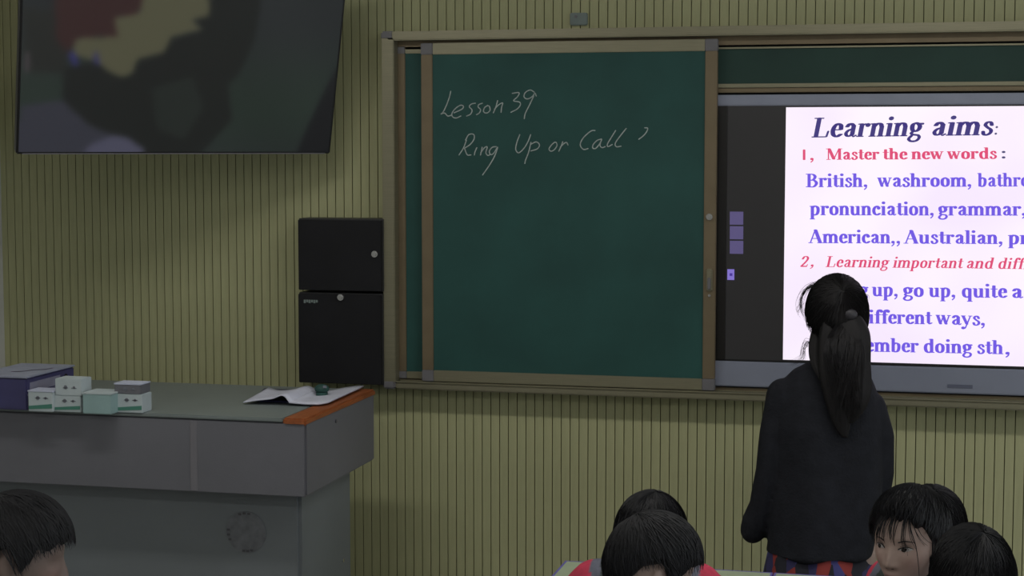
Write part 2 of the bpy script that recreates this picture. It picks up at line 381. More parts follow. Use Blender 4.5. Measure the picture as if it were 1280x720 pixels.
# slide
ysl = yp + .0055
sx0, sx1 = X(980.5, ysl, 300), .75
me = mesh_from('slide', [(sx0, ysl, pzs0 + .004), (sx1, ysl, pzs0 + .004), (sx1, ysl, pzs1 - .006), (sx0, ysl, pzs1 - .006)], [[0, 1, 2, 3]])
sl = bpy.data.materials.new('slide_glow'); sl.use_nodes = True; nt = sl.node_tree; b = nt.nodes['Principled BSDF']
b.inputs['Base Color'].default_value = (.02, .02, .02, 1); b.inputs['Roughness'].default_value = .4
tc = nt.nodes.new('ShaderNodeTexCoord'); n = nt.nodes.new('ShaderNodeTexNoise'); n.inputs['Scale'].default_value = 2.2; n.inputs['Detail'].default_value = 1
cr = nt.nodes.new('ShaderNodeValToRGB'); cr.color_ramp.elements[0].position = .35; cr.color_ramp.elements[0].color = (*srgb((246, 232, 253)), 1)
cr.color_ramp.elements[1].position = .6; cr.color_ramp.elements[1].color = (*srgb((254, 244, 254)), 1)
nt.links.new(tc.outputs['Object'], n.inputs[0]); nt.links.new(n.outputs[0], cr.inputs[0]); nt.links.new(cr.outputs[0], b.inputs['Emission Color'])
b.inputs['Emission Strength'].default_value = 1.0
me.transform(Matrix.Translation(-ip.location))
obj('slide', me, sl, scr)
# tool tiles on the dark margin
def tile(pa, pb, m, par, name, d=.001, r=.003):
    a, b = W(*pa, ysl - d), W(*pb, ysl - d)
    return obj(name, bx(min(a.x, b.x) - ip.location.x, max(a.x, b.x) - ip.location.x, ysl - d - yp, ysl - d / 2 - yp, min(a.z, b.z) - pz0, max(a.z, b.z) - pz0), m, par)
for k in range(3): tile((912.3, 264.5 + 18.2 * k), (929, 281 + 18.2 * k), 'tile_lit', scr, 'tool_tile')
tile((909.2, 336.5), (917.8, 350), 'tile_key', scr, 'page_tile')
tile((912, 341.5), (915.5, 345), 'tile_dot', scr, 'page_mark', d=.002)
# ---- serif lettering, drawn as nib strokes
TH, TN = .062, .021
def line(*p, t=None): return (list(p), *(t or (TH, TN)))
def cv(*p, t=None): return ([tuple(q) for q in crom(p, 6)], *(t or (TH, TN)))
thin = (.026, .022); flat = (.02, .017)
def stem(x, a, b): return line((x, a + .02), (x, b - .01))
def S_(x, y, a=.11, b=.11): return line((x - a, y + .012), (x + b, y + .012), t=flat)
def ST(x, y, a=.12): return line((x - a, y - .015), (x, y - .005), t=flat)
def dot(x, y): return ([(x, y)], .072, .062)
G = {
 'a': ([cv((.12,.35),(.17,.43),(.26,.455),(.34,.38)), stem(.345,.05,.40), cv((.345,.06),(.40,.01),(.48,.05),t=thin), cv((.345,.28),(.20,.23),(.12,.13),(.17,.03),(.27,.03),(.345,.10),t=(.05,TN))], .50),
 'b': ([stem(.14,.0,.68), ST(.14,.68), cv((.14,.36),(.26,.45),(.40,.39),(.43,.23),(.38,.06),(.26,.0),(.14,.05))], .55),
 'c': ([cv((.37,.35),(.27,.455),(.14,.37),(.10,.22),(.15,.07),(.27,.01),(.40,.09)), dot(.34,.35)], .45),
 'd': ([stem(.41,.0,.68), ST(.41,.68), S_(.41,0,0,.12), cv((.41,.36),(.29,.455),(.15,.39),(.11,.23),(.16,.06),(.28,.0),(.41,.07))], .56),
 'e': ([line((.12,.25),(.37,.25),t=flat), cv((.375,.26),(.35,.40),(.25,.46),(.14,.38),(.10,.22),(.15,.07),(.27,.01),(.40,.09))], .46),
 'f': ([cv((.38,.61),(.32,.68),(.22,.65),(.18,.54)), stem(.18,0,.56), line((.04,.44),(.33,.44),t=flat), S_(.18,0), dot(.37,.61)], .35),
 'g': ([cv((.24,.455),(.12,.40),(.11,.28),(.16,.18),(.26,.16),(.36,.24),(.36,.36),(.24,.455)), line((.34,.42),(.47,.42),t=(.03,.03)), cv((.17,.16),(.11,.09),(.20,.045),(.37,.02),(.42,-.07),(.33,-.17),(.15,-.18),(.06,-.10),(.14,.01),t=(.045,.028))], .50),
 'h': ([stem(.13,0,.68), ST(.13,.68), S_(.13,0), cv((.13,.33),(.23,.44),(.35,.44),(.41,.33)), stem(.41,0,.36), S_(.41,0)], .56),
 'i': ([stem(.14,0,.45), ST(.14,.45), S_(.14,0), dot(.14,.62)], .28),
 'l': ([stem(.14,0,.68), ST(.14,.68), S_(.14,0)], .28),
 'm': ([stem(.13,0,.45), ST(.13,.45), S_(.13,0), cv((.13,.33),(.23,.44),(.34,.44),(.41,.33)), stem(.41,0,.36), S_(.41,0), cv((.41,.33),(.51,.44),(.62,.44),(.69,.33)), stem(.69,0,.36), S_(.69,0)], .83),
 'n': ([stem(.13,0,.45), ST(.13,.45), S_(.13,0), cv((.13,.33),(.23,.44),(.35,.44),(.41,.33)), stem(.41,0,.36), S_(.41,0)], .55),
 'o': ([cv((.25,.455),(.13,.38),(.10,.23),(.13,.08),(.25,.01),(.37,.08),(.40,.23),(.37,.38),(.25,.455))], .50),
 'p': ([stem(.14,-.2,.45), ST(.14,.45), S_(.14,-.21), cv((.14,.36),(.26,.455),(.40,.39),(.43,.23),(.38,.06),(.26,.0),(.14,.05))], .55),
 'q': ([stem(.41,-.2,.44), S_(.41,-.21), cv((.41,.36),(.29,.455),(.15,.39),(.11,.23),(.16,.06),(.28,.0),(.41,.07))], .55),
 'r': ([stem(.13,0,.45), ST(.13,.45), S_(.13,0), cv((.13,.31),(.22,.43),(.33,.42),t=thin), dot(.34,.40)], .43),
 's': ([cv((.32,.34),(.27,.44),(.16,.44),(.11,.35),(.20,.26),(.31,.19),(.33,.09),(.24,.01),(.12,.02),(.08,.12),t=(.048,.026))], .40),
 't': ([stem(.17,.05,.60), line((.03,.43),(.33,.43),t=flat), cv((.17,.10),(.22,.015),(.33,.06),t=(.04,.022))], .35),
 'u': ([ST(.13,.45), cv((.13,.43),(.13,.14),(.19,.02),(.30,.02),(.41,.10)), stem(.41,0,.45), ST(.41,.45), S_(.41,0,0,.11)], .56),
 'w': ([line((.08,.44),(.22,.03),t=(.055,.03)), line((.22,.02),(.35,.42),t=thin), line((.34,.44),(.48,.03),t=(.055,.03)), line((.48,.02),(.62,.44),t=thin), S_(.09,.44,.09,.09), S_(.35,.44,.09,.06), S_(.62,.44,.07,.07)], .71),
 'y': ([line((.08,.44),(.26,.05),t=(.055,.03)), cv((.42,.44),(.26,.03),(.17,-.16),(.08,-.17),t=thin), dot(.08,-.15), S_(.09,.44,.09,.09), S_(.42,.44,.08,.08)], .50),
 'A': ([line((.10,.02),(.34,.66),t=thin), line((.36,.66),(.60,.02),t=(.07,.03)), line((.18,.23),(.50,.23),t=flat), S_(.10,0,.09,.1), S_(.60,0,.13,.1)], .72),
 'B': ([stem(.18,0,.67), S_(.14,0), S_(.14,.645), cv((.16,.645),(.38,.645),(.49,.52),(.38,.36),(.20,.35)), cv((.22,.35),(.44,.34),(.56,.19),(.42,.015),(.16,.012))], .67),
 'L': ([stem(.20,0,.67), S_(.20,.645,.15,.15), line((.07,.012),(.55,.012),t=flat), line((.57,.02),(.60,.20),t=(.03,.02))], .66),
 'M': ([line((.14,.02),(.14,.66),t=thin), line((.18,.66),(.45,.04),t=(.07,.03)), line((.45,.03),(.74,.66),t=thin), stem(.78,0,.67), S_(.14,0,.1,.1), S_(.78,0,.14,.12), S_(.12,.645,.1,.06), S_(.80,.645,.06,.12)], .94),
 '1': ([line((.2,.02),(.2,.62),t=(.09,.02))], .40),
 '2': ([cv((.08,.48),(.16,.63),(.32,.64),(.40,.50),(.30,.30),(.08,.03)), line((.08,.03),(.42,.03),t=(.03,.035)), line((.42,.03),(.45,.14),t=thin)], .5),
 ',': ([dot(.12,.06), cv((.16,.06),(.16,-.04),(.07,-.13),t=thin)], .27),
 ':': ([dot(.14,.06), dot(.14,.40)], .30),
 ' ': ([], .27),
}
def text(words, m, size, par, ital=0, wt=1.38):
    """words: list of (string, px x0, px x1, baseline y at x0, at x1); size: em in px. Flat print lying on the slide."""
    for s, xa, xb, ya, yb in words:
        V, Fa = [], []
        adv = sum(G[c][1] for c in s) - .10
        sx = (xb - xa) / adv
        cur = -.04
        for c in s:
            st, a_ = G[c]
            st2 = [([(cur + p[0], p[1]) for p in pts], r1 * wt, r2 * (1 + (wt - 1) * .5)) for pts, r1, r2 in st]
            def to3(u, v):
                qx = xa + (u + ital * v) * sx; t = (qx - xa) / max(1, xb - xa)
                return tuple(W(qx, ya + (yb - ya) * t - v * size, ysl - .0012) - ip.location)
            v2, f2 = nib_mesh(st2, to3, 1, 1)
            n_ = len(V); V += v2; Fa += [[i + n_ for i in f] for f in f2]
            cur += a_
        obj('slide_word', mesh_from('slide_word', V, Fa), m, par)
text([('Learning', 1014, 1150, 171.7, 169.8), ('aims', 1164, 1238, 169.6, 168.7)], 'txt_navy', 36, scr, .20, 1.35)
text([(':', 1242, 1247, 168.5, 168.5)], 'txt_grey', 24, scr, .15, .9)
text([('1', 1003, 1007, 200, 200), (',', 1013, 1017, 200, 200), ('Master', 1033.4, 1098, 199.6, 199.3), ('the', 1104, 1133, 199.2, 199.1), ('new', 1140, 1178, 199, 198.8), ('words', 1185, 1244.8, 198.8, 198.3)], 'txt_red', 20.5, scr)
text([(':', 1252, 1257, 198, 198)], 'txt_grey', 20, scr)
text([('British,', 1008, 1084, 233.8, 233.6), ('washroom,', 1098, 1214, 233.5, 233.2), ('bathroom,', 1222.6, 1322, 233.2, 232.6)], 'txt_violet', 24.5, scr)
text([('pronunciation,', 1013, 1167, 268.8, 269.2), ('grammar,', 1173.4, 1282, 269.2, 269.4)], 'txt_violet', 25, scr)
text([('American,,', 1011.6, 1125, 303.7, 304.2), ('Australian,', 1130.7, 1253, 304.3, 304.9), ('pr', 1261, 1285, 305, 305.2)], 'txt_violet', 24.5, scr)
text([('2', 1000.5, 1008.5, 333.5, 333.5), (',', 1013, 1017, 333, 333), ('Learning', 1031.6, 1109, 333.7, 334.4), ('important', 1116, 1201.5, 334.5, 335.3), ('and', 1207.5, 1240, 335.3, 335.7), ('difficult', 1247, 1318, 335.8, 336.8)], 'txt_red', 20, scr, .22, 1.15)
text([('ring', 1046, 1084, 369.6, 370), ('up,', 1091, 1122, 370, 370.4), ('go', 1129.5, 1153.5, 370.6, 371), ('up,', 1162, 1194, 371, 371.5), ('quite', 1202.6, 1257.5, 371.6, 372.2), ('a', 1265, 1277, 372.3, 372.5)], 'txt_violet', 25, scr)
text([('different', 1073, 1163.5, 404, 405.2), ('ways,', 1171, 1231, 405.3, 406.8)], 'txt_violet', 25, scr)
text([('remember', 1040, 1147, 438.6, 440.4), ('doing', 1155, 1214, 440.6, 441.8), ('sth', 1222, 1253, 442, 442.6), (',', 1257, 1262, 443, 443)], 'txt_violet', 25, scr)
# ------------------------------------------------------------------ wall cabinets
yc1 = YW - .125
def wall_cabinet(label, pa, pb, yfront, lock, badge=None):
    a, b = W(*pa, yfront), W(*pb, yfront)
    t = thing('wall_cabinet', label, 'cabinet', ((a.x + b.x) / 2, YW - .001, b.z), 'black wall cabinets')
    hx = (b.x - a.x) / 2; H = a.z - b.z; d = yfront - YW
    obj('casing', bx(-hx, hx, d + .018, 0, 0, H, bev=.0015), 'cab_edge', t)
    dr = obj('door', bx(-hx + .003, hx - .003, d, d + .017, .002, H - .005, bev=.0015), 'cab', t)
    q = W(*lock, yfront) - t.location
    bm = cyl(bmesh.new(), (q.x, d - .004, q.z), .012, .01, 'Y', 24); cyl(bm, (q.x, d - .011, q.z), .007, .005, 'Y', 16)
    obj('lock', bm, 'chrome', dr)
    if badge:
        q0, q1 = W(*badge[0], yfront) - t.location, W(*badge[1], yfront) - t.location
        bm = bmesh.new(); n = 6; wd = (q1.x - q0.x)
        for k in range(n):
            s = .78 if k % 2 else 1
            box(bm, q0.x + wd * k / n, q0.x + wd * (k + .8) / n, d - .002, d + .0005, q1.z + (q0.z - q1.z) * (1 - s), q0.z)
        obj('badge', bm, 'plate', dr)
    return t
wall_cabinet('upper black wall cabinet with lock at its right edge, beside the blackboard', (371.5, 273), (477.5, 364.9), yc1, (469, 317.5))
wall_cabinet('lower black wall cabinet with grey badge and top centre lock, above the podium', (371.8, 365.6), (477.5, 482), yc1, (426.5, 371.5), ((380, 374.5), (398, 379)))
# ------------------------------------------------------------------ television
def tv():
    yaw = math.radians(38); tilt = math.radians(19)
    # local frame: x along the screen, y into the screen, z up the screen
    Mr = Matrix.Rotation(yaw, 4, 'Z') @ Matrix.Rotation(tilt, 4, 'X')
    br = W(412.5, 192.3, YW - .14)
    # find width so the bottom left corner lands on px 20
    def prj(p):
        q = R.transposed() @ (p - O); return 640 + F * q.x / -q.z, 360 - F * q.y / -q.z
    wd = 1.1
    for _ in range(30):
        bl = br - (Mr.to_3x3() @ Vector((wd, 0, 0))); wd *= 1 + (prj(bl)[0] - 20) / 600
    ht = wd * .585
    print('TV width', wd, 'BL', prj(bl), 'top right', prj(br + Mr.to_3x3() @ Vector((0, 0, ht))), prj(bl + Mr.to_3x3() @ Vector((0, 0, ht))))
    t = thing('television', 'large wall-hung television tilted down, left of the blackboard above the podium', 'television', (br + bl) / 2)
    t.rotation_euler = Mr.to_euler()
    hw = wd / 2; bz = .008
    obj('casing', bx(-hw, hw, 0, .05, 0, ht, bev=.004), 'tv_black', t)
    obj('bezel', bx(-hw + .02, hw - .02, -.001, .0, .0, .004), 'corner', t)  # pale strip painted in for the thin highlight on the bottom bezel
    a = obj('rear_bulge', bx(-hw * .6, hw * .6, .05, .10, .1, ht * .8, bev=.01), 'tv_black', t)
    # screen face: small coloured cells, shapes outlined in fractions of the screen
    inv = Mr.to_3x3().inverted()
    c0 = t.location
    nrm = Mr.to_3x3() @ Vector((0, 1, 0))
    def uv(px, py):
        d = ray(px, py); k = (c0 - O).dot(nrm) / d.dot(nrm); q = inv @ (O + d * k - c0); return q.x, q.z
    shapes = [
     ([(65,-60),(190,-60),(180,0),(170,18),(145,20),(147,45),(98,46),(84,66),(70,50)], (58,36,36)),
     ([(30,10),(66,15),(70,50),(84,66),(80,90),(30,90)], (38,40,38)),
     ([(262,-60),(335,-60),(326,0),(318,50),(300,90),(285,105),(290,150),(250,192),(180,192),(110,158),(78,125),(80,85),(120,78),(160,97),(172,75),(205,66),(215,48),(255,38),(245,25),(260,20)], (27,30,29)),
     ([(175,-60),(262,-60),(262,20),(240,25),(253,37),(215,46),(205,66),(172,74),(166,92),(152,97),(136,90),(122,78),(90,68),(94,48),(120,46),(147,46),(142,22),(174,16),(178,0)], (92,91,70)),
     ([(190,110),(240,95),(255,135),(230,175),(195,160)], (36,42,39)),
     ([(85,66),(92,64),(99,82),(92,82)], (52,50,118)), ([(117,66),(121,66),(125,82),(119,82)], (52,50,118)),
     ([(26,132),(78,125),(112,156),(178,184),(180,196),(20,196)], (56,57,68)),
     ([(112,181),(143,168),(160,172),(180,186),(178,196),(100,196)], (84,84,104)),
     ([(32,66),(36,66),(36,90),(32,90)], (96,84,92)),
     ([(368,196),(400,125),(424,78),(440,78),(430,196)], (21,22,26)),
    ]
    def inside(x, y, P):
        c = np.zeros_like(x, bool); j = len(P) - 1
        for i in range(len(P)):
            xi, yi = P[i]; xj, yj = P[j]
            if yi != yj:
                c ^= ((yi > y) != (yj > y)) & (x < (xj - xi) * (y - yi) / (yj - yi) + xi)
            j = i
        return c
    nx, nz = 200, 112
    xs = np.linspace(-hw + bz, hw - bz, nx + 1); zs = np.linspace(bz * 1.1, ht - bz, nz + 1)
    gx, gz = np.meshgrid(xs, zs, indexing='ij')
    colr = np.zeros((*gx.shape, 3)); colr[:] = (40, 48, 46)
    colr[..., 1] += 4 * np.sin(gz * 9); colr += (np.sin(gx * 13 + gz * 7)[..., None] * 2)
    for P, cc in shapes:
        Q = [uv(*p) for p in P]
        colr[inside(gx, gz, Q)] = cc
    for _ in range(9):
        p_ = np.pad(colr, ((1, 1), (1, 1), (0, 0)), mode='edge'); colr = (p_[1:-1, 1:-1] * 2 + p_[:-2, 1:-1] + p_[2:, 1:-1] + p_[1:-1, :-2] + p_[1:-1, 2:]) / 6
    lin = np.where(colr / 255 <= .04045, colr / 255 / 12.92, ((colr / 255 + .055) / 1.055) ** 2.4) * TVK
    V = np.stack([gx, np.full_like(gx, -.0012), gz], -1).reshape(-1, 3)
    idx = np.arange((nx + 1) * (nz + 1)).reshape(nx + 1, nz + 1)
    Fq = np.stack([idx[:-1, :-1], idx[1:, :-1], idx[1:, 1:], idx[:-1, 1:]], -1).reshape(-1, 4)
    me = bpy.data.meshes.new('display'); me.from_pydata(V.tolist(), [], Fq.tolist())
    at = me.color_attributes.new('Col', 'FLOAT_COLOR', 'POINT')
    at.data.foreach_set('color', np.concatenate([lin.reshape(-1, 3), np.ones((len(V), 1))], 1).ravel())
    sm_ = emis('tv_screen_cells', (1, 1, 1), 1, attr='Col'); 
    obj('display', me, sm_, t)
    # wall arm
    bm = bmesh.new()
    box(bm, -.03, .03, .10, .16, ht * .3, ht * .6)
    obj('mount', bm, 'corner', t)
    q = t.matrix_basis @ Vector((0, .15, ht * .45))
    bm = bmesh.new(); Lq = YW - q.y - .0
    box(bm, q.x - .02, q.x + .02, q.y, YW - .0005, q.z - .03, q.z + .03)
    box(bm, q.x - .10, q.x + .10, YW - .012, YW - .0005, q.z - .14, q.z + .14)
    bm.transform((Matrix.Translation(t.location) @ Mr).inverted())
    obj('wall_arm', bm, 'corner', t)
TVK = .58
tv()
# ------------------------------------------------------------------ podium
ZP = 1.127
pf = onz(385, 524, ZP); pb = onz(465, 487, ZP)
px_r = (pf.x + pb.x) / 2; yf, yb = pf.y, pb.y
print('podium', pf, pb)
zl = W(385, 622, yf).z
pxl = XL + .12
podium = thing('teacher_podium', 'wide grey steel teacher podium with overhanging top box and orange wood edge', 'podium', ((px_r + pxl) / 2, (yf + yb) / 2, 0))
def pp(name, x0, x1, y0, y1_, z0, z1, m, parent=podium, bev=0):
    L_ = podium.location
    return obj(name, bx(x0 - L_.x, x1 - L_.x, y0 - L_.y, y1_ - L_.y, z0, z1, bev=bev), m, parent)
xs = W(243, 570, yf).x
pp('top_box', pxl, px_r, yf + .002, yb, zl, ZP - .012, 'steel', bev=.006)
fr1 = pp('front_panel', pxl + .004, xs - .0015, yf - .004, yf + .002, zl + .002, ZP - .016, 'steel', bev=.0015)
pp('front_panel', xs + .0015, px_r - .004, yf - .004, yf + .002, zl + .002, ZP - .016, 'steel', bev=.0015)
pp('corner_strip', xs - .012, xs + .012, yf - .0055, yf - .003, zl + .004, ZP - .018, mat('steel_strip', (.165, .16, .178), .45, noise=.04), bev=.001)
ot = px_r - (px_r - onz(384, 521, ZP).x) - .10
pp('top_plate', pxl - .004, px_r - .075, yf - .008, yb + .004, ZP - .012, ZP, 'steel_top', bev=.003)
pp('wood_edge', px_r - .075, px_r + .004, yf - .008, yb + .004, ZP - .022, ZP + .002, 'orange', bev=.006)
q = W(434, 503.5, 5.5)
bsx = W(374, 650, yf + .06).x
by0, by1 = yf + .09, yb - .10
bxr_ = W(439, 650, by1).x
print('body right', bxr_, px_r, bsx)
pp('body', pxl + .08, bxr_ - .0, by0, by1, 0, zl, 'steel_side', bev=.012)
# round emblem with small marks
e = W(308, 665, by0)
bm = bmesh.new(); cyl(bm, (e.x - podium.location.x, by0 - podium.location.y - .0015, e.z), .068, .003, 'Y', 40)
em = obj('emblem', bm, 'emblem', podium)
for ang in (80, 95, 110, 175, 190, 205, 262, 275, 288):
    a_ = math.radians(ang); cx_, cz_ = e.x - podium.location.x + .062 * math.cos(a_), e.z + .062 * math.sin(a_)
    yy = by0 - podium.location.y - .004; bm = bmesh.new()
    box(bm, cx_ - .005, cx_ + .005, yy, yy + .0012, cz_ - .0035, cz_ + .0035)
    obj('emblem_mark', bm, 'emblem_mark', em)
# screw on box side, screw on body side
sd = obj('screw', cyl(bmesh.new(), (px_r + .001 - podium.location.x, yf + .28 - podium.location.y, ZP - .05), .006, .004, 'X', 14), 'emblem_mark', podium)
sd = obj('screw', cyl(bmesh.new(), (bxr_ + .001 - podium.location.x, by1 - .09 - podium.location.y, W(427, 701, by1 - .1).z), .007, .004, 'X', 14), 'chrome', podium)
# ------------------------------------------------------------------ things on the podium
def onpod(px, y): # point on the podium top at pixel column px and depth y
    d = ray(px, 505); return O.x + d.x * (y / d.y)
def carton(label, xa, xb, ytop, ybase, m, lid=None, band=True, base_z=None, depth=.07, Y=None, group='small cartons on the podium', rot=0, marks=2):
    bz = ZP if base_z is None else base_z
    if Y is None: Y = onz((xa + xb) / 2, ybase, bz).y
    a, b = W(xa, ybase, Y), W(xb, ybase, Y); h_ = W(xa, ytop, Y).z - bz
    t = thing('carton', label, 'carton', ((a.x + b.x) / 2, Y + depth / 2, bz), group, rot)
    hw = (b.x - a.x) / 2
    obj('carton_body', bx(-hw, hw, -depth / 2, depth / 2, 0, h_, bev=.002), m, t)
    if lid: obj('lid_flap', bx(-hw - .001, hw + .001, -depth / 2 - .001, depth / 2, h_ - .001, h_ + .003), lid, t)
    if band:
        o = obj('green_band', prism([(-hw * .95, h_ * .10), (hw * .95, h_ * .18), (hw * .95, h_ * .40), (-hw * .95, h_ * .27)], -depth / 2 - .0012, -depth / 2 + .0005), 'carton_green', t)
    if marks:
        bm = bmesh.new()
        for k in range(marks):
            cx_ = (-.25 + .8 * k) * hw * .8
            cyl(bm, (cx_, -depth / 2 - .0006, h_ * (.68 if band else .5)), .0065 if k == 0 else .0045, .0012, 'Y', 10)
            box(bm, cx_ - .009, cx_ + .009, -depth / 2 - .0012, -depth / 2, h_ * (.66 if band else .44), h_ * (.70 if band else .48))
        obj('printed_mark', bm, 'carton_mark', t)
    return t, Y, bz + h_
carton('low white carton with green band beside the blue box file', 35.5, 66, 489, 514.5, 'carton', 'carton_top')
t_, Y_, z_ = carton('lower carton of the left stack, white with dark green band', 68, 101, 494, 515, 'carton', None)
carton('top carton of the left stack, white with grey marks', 69, 102, 473, 494, 'carton', None, band=False, base_z=z_, Y=Y_)
carton('pale cyan carton between the two carton stacks', 103.5, 139, 492, 517.5, 'carton_cyan', 'carton', band=False, depth=.10, marks=0)
t_, Y_, z_ = carton('lower carton of the right stack, white with green band', 146, 178, 492, 516, 'carton', None)
carton('top carton of the right stack with pale lilac lid', 143, 176, 480, 492, 'steel', 'carton_top', band=False, base_z=z_, Y=Y_)
# blue box file at the left end
Yb = onz(30, 513, ZP).y
a, b = W(-34, 513, Yb), W(34, 513, Yb); hb = W(30, 471, Yb).z - ZP
bt = thing('box_file', 'dark blue box file with pale grey lid at the left end of the podium', 'box file', ((a.x + b.x) / 2, Yb + .16, ZP + .0005))
hw = (b.x - a.x) / 2; dp = .16
obj('file_body', bx(-hw, hw, -dp, dp, 0, hb - .006, bev=.004), 'folder', bt)
obj('lid', bx(-hw - .003, hw + .003, -dp - .003, dp + .003, hb - .006, hb, bev=.002), 'folder_top', bt)
obj('side_label', bx(hw, hw + .0015, -dp + .02, dp - .10, hb * .52, hb * .80), 'folder_label', bt)
obj('side_slot', bx(hw, hw + .002, -dp + .005, dp - .09, hb * .42, hb * .48), 'folder_label', bt)
obj('finger_hole', cyl(bmesh.new(), (hw + .001, dp - .06, hb * .68), .012, .003, 'X', 16), 'black_gap', bt)
st = [([tuple(q) for q in crom([(-.01, -.06), (.02, -.04), (.035, .0), (.06, .015), (.075, .05)], 5)], .004, .006)]
V, Fa = nib_mesh(st, lambda a_, b_: (a_, b_, hb + .0008), 1, 1)
obj('scribble', mesh_from('scribble', V, Fa), 'magenta', bt)
# open notebook, pages curling
def sheet(name, fr_, bk, m, parent, n=6, th=.0015):
    A_ = crom([tuple(p) for p in fr_], n); B_ = crom([tuple(p) for p in bk], n)
    V = []; k = len(A_); rows = 7
    for a_, b_ in zip(A_, B_):
        for j in range(rows):
            t = j / (rows - 1); p_ = a_ * (1 - t) + b_ * t
            V.append(p_)
    Fq = [[i * rows + j, (i + 1) * rows + j, (i + 1) * rows + j + 1, i * rows + j + 1] for i in range(k - 1) for j in range(rows - 1)]
    V = [Vector(v) - parent.location for v in V]
    me = mesh_from(name, V, Fq); o = obj(name, me, m, parent, smooth=True)
    s = o.modifiers.new('s', 'SOLIDIFY'); s.thickness = th; s.offset = 1
    return o
yn0, yn1 = onz(340, 507, ZP).y, onz(380, 489, ZP).y
nb0 = Vector((onpod(385, (yn0 + yn1) / 2), (yn0 + yn1) / 2, ZP))
nb = thing('open_notebook', 'open notebook with curled white pages lying near the orange podium edge', 'notebook', nb0)
def PT(px, py, y):
    p = W(px, py, y); p.z = max(p.z, ZP + .0045); return p
sheet('page_block', [PT(304, 504, yn0), PT(322, 501, yn0), PT(340, 499, yn0), PT(353, 495, yn0), PT(362, 504, yn0)],
      [PT(336, 485.5, yn1 - .10), PT(350, 489, yn1 - .1), PT(368, 487.5, yn1 - .1), PT(384, 483.5, yn1 - .1), PT(394, 488, yn1 - .1)], 'paper', nb, th=.004)
sheet('page_block', [PT(361, 504, yn0), PT(370, 505, yn0), PT(385, 506, yn0), PT(398, 506, yn0), PT(410, 504, yn0 + .03)],
      [PT(394, 488, yn1 - .1), PT(399, 497, yn1 - .1), PT(412, 491, yn1 - .02), PT(440, 484.5, yn1 + .05), PT(455, 483.5, yn1 + .08)], 'paper', nb, th=.005)
sheet('under_sheet', [PT(318, 506, yn0 + .05), PT(350, 506, yn0 + .05), PT(386, 506.5, yn0 + .05)],
      [PT(330, 492, yn1), PT(370, 490, yn1), PT(400, 490, yn1)], 'folder', nb, th=.001)
ge = onz(399, 498, ZP)
er = thing('chalk_eraser', 'small dark green rounded eraser lying between the curled notebook pages', 'eraser', (onz(399, 499, ZP).x, onz(399, 497.5, ZP).y, ZP + .008))
bm = bmesh.new(); bmesh.ops.create_uvsphere(bm, u_segments=20, v_segments=12, radius=1)
for v in bm.verts: v.co = Vector((v.co.x * .026, v.co.y * .02, v.co.z * .016 + .024))
obj('felt', bm, 'eraser', er, smooth=True)
obj('grip', cyl(bmesh.new(), (0, 0, .006), .02, .012, 'Z', 20), 'eraser', er)
obj('tag', bx(.012, .024, -.022, -.018, .030, .038), 'carton_mark', er)
# ------------------------------------------------------------------ student desks
def desk(label, x0, x1, y0, y1_, z, group='student desks'):
    t = thing('student_desk', label, 'desk', ((x0 + x1) / 2, (y0 + y1_) / 2, 0), group)
    hx, hy = (x1 - x0) / 2, (y1_ - y0) / 2
    obj('desktop', bx(-hx + .006, hx - .006, -hy + .006, hy - .006, z - .022, z), 'desk', t)
    bm = bmesh.new(); box(bm, -hx, hx, -hy, -hy + .006, z - .024, z + .0005); box(bm, -hx, hx, hy - .006, hy, z - .024, z + .0005)
    box(bm, -hx, -hx + .006, -hy + .006, hy - .006, z - .024, z + .0005); box(bm, hx - .006, hx, -hy + .006, hy - .006, z - .024, z + .0005)
    obj('edge_band', bm, 'desk_edge', t)
    obj('drawer_tray', bx(-hx + .05, hx - .05, -hy + .04, hy - .08, z - .15, z - .024), 'desk_leg', t)
    for sx in (-1, 1):
        for sy in (-1, 1):
            obj('leg', bx(sx * (hx - .04) - .015, sx * (hx - .04) + .015, sy * (hy - .05) - .015, sy * (hy - .05) + .015, 0, z - .024), 'desk_leg', t)
DZ = .78
dl = onz(705, 703, DZ); dm = onz(968, 713.8, DZ)
yd = (dl.y + dm.y) / 2
print('desk', dl, dm)
desk('pale green student desk with violet edge behind the two bowed boys', dl.x, dm.x - .002, yd - .42, yd, DZ)
dr_ = dm.x + .62
desk('pale green student desk with violet edge in front of the teacher skirt', dm.x + .002, dr_, yd - .42, yd, DZ)
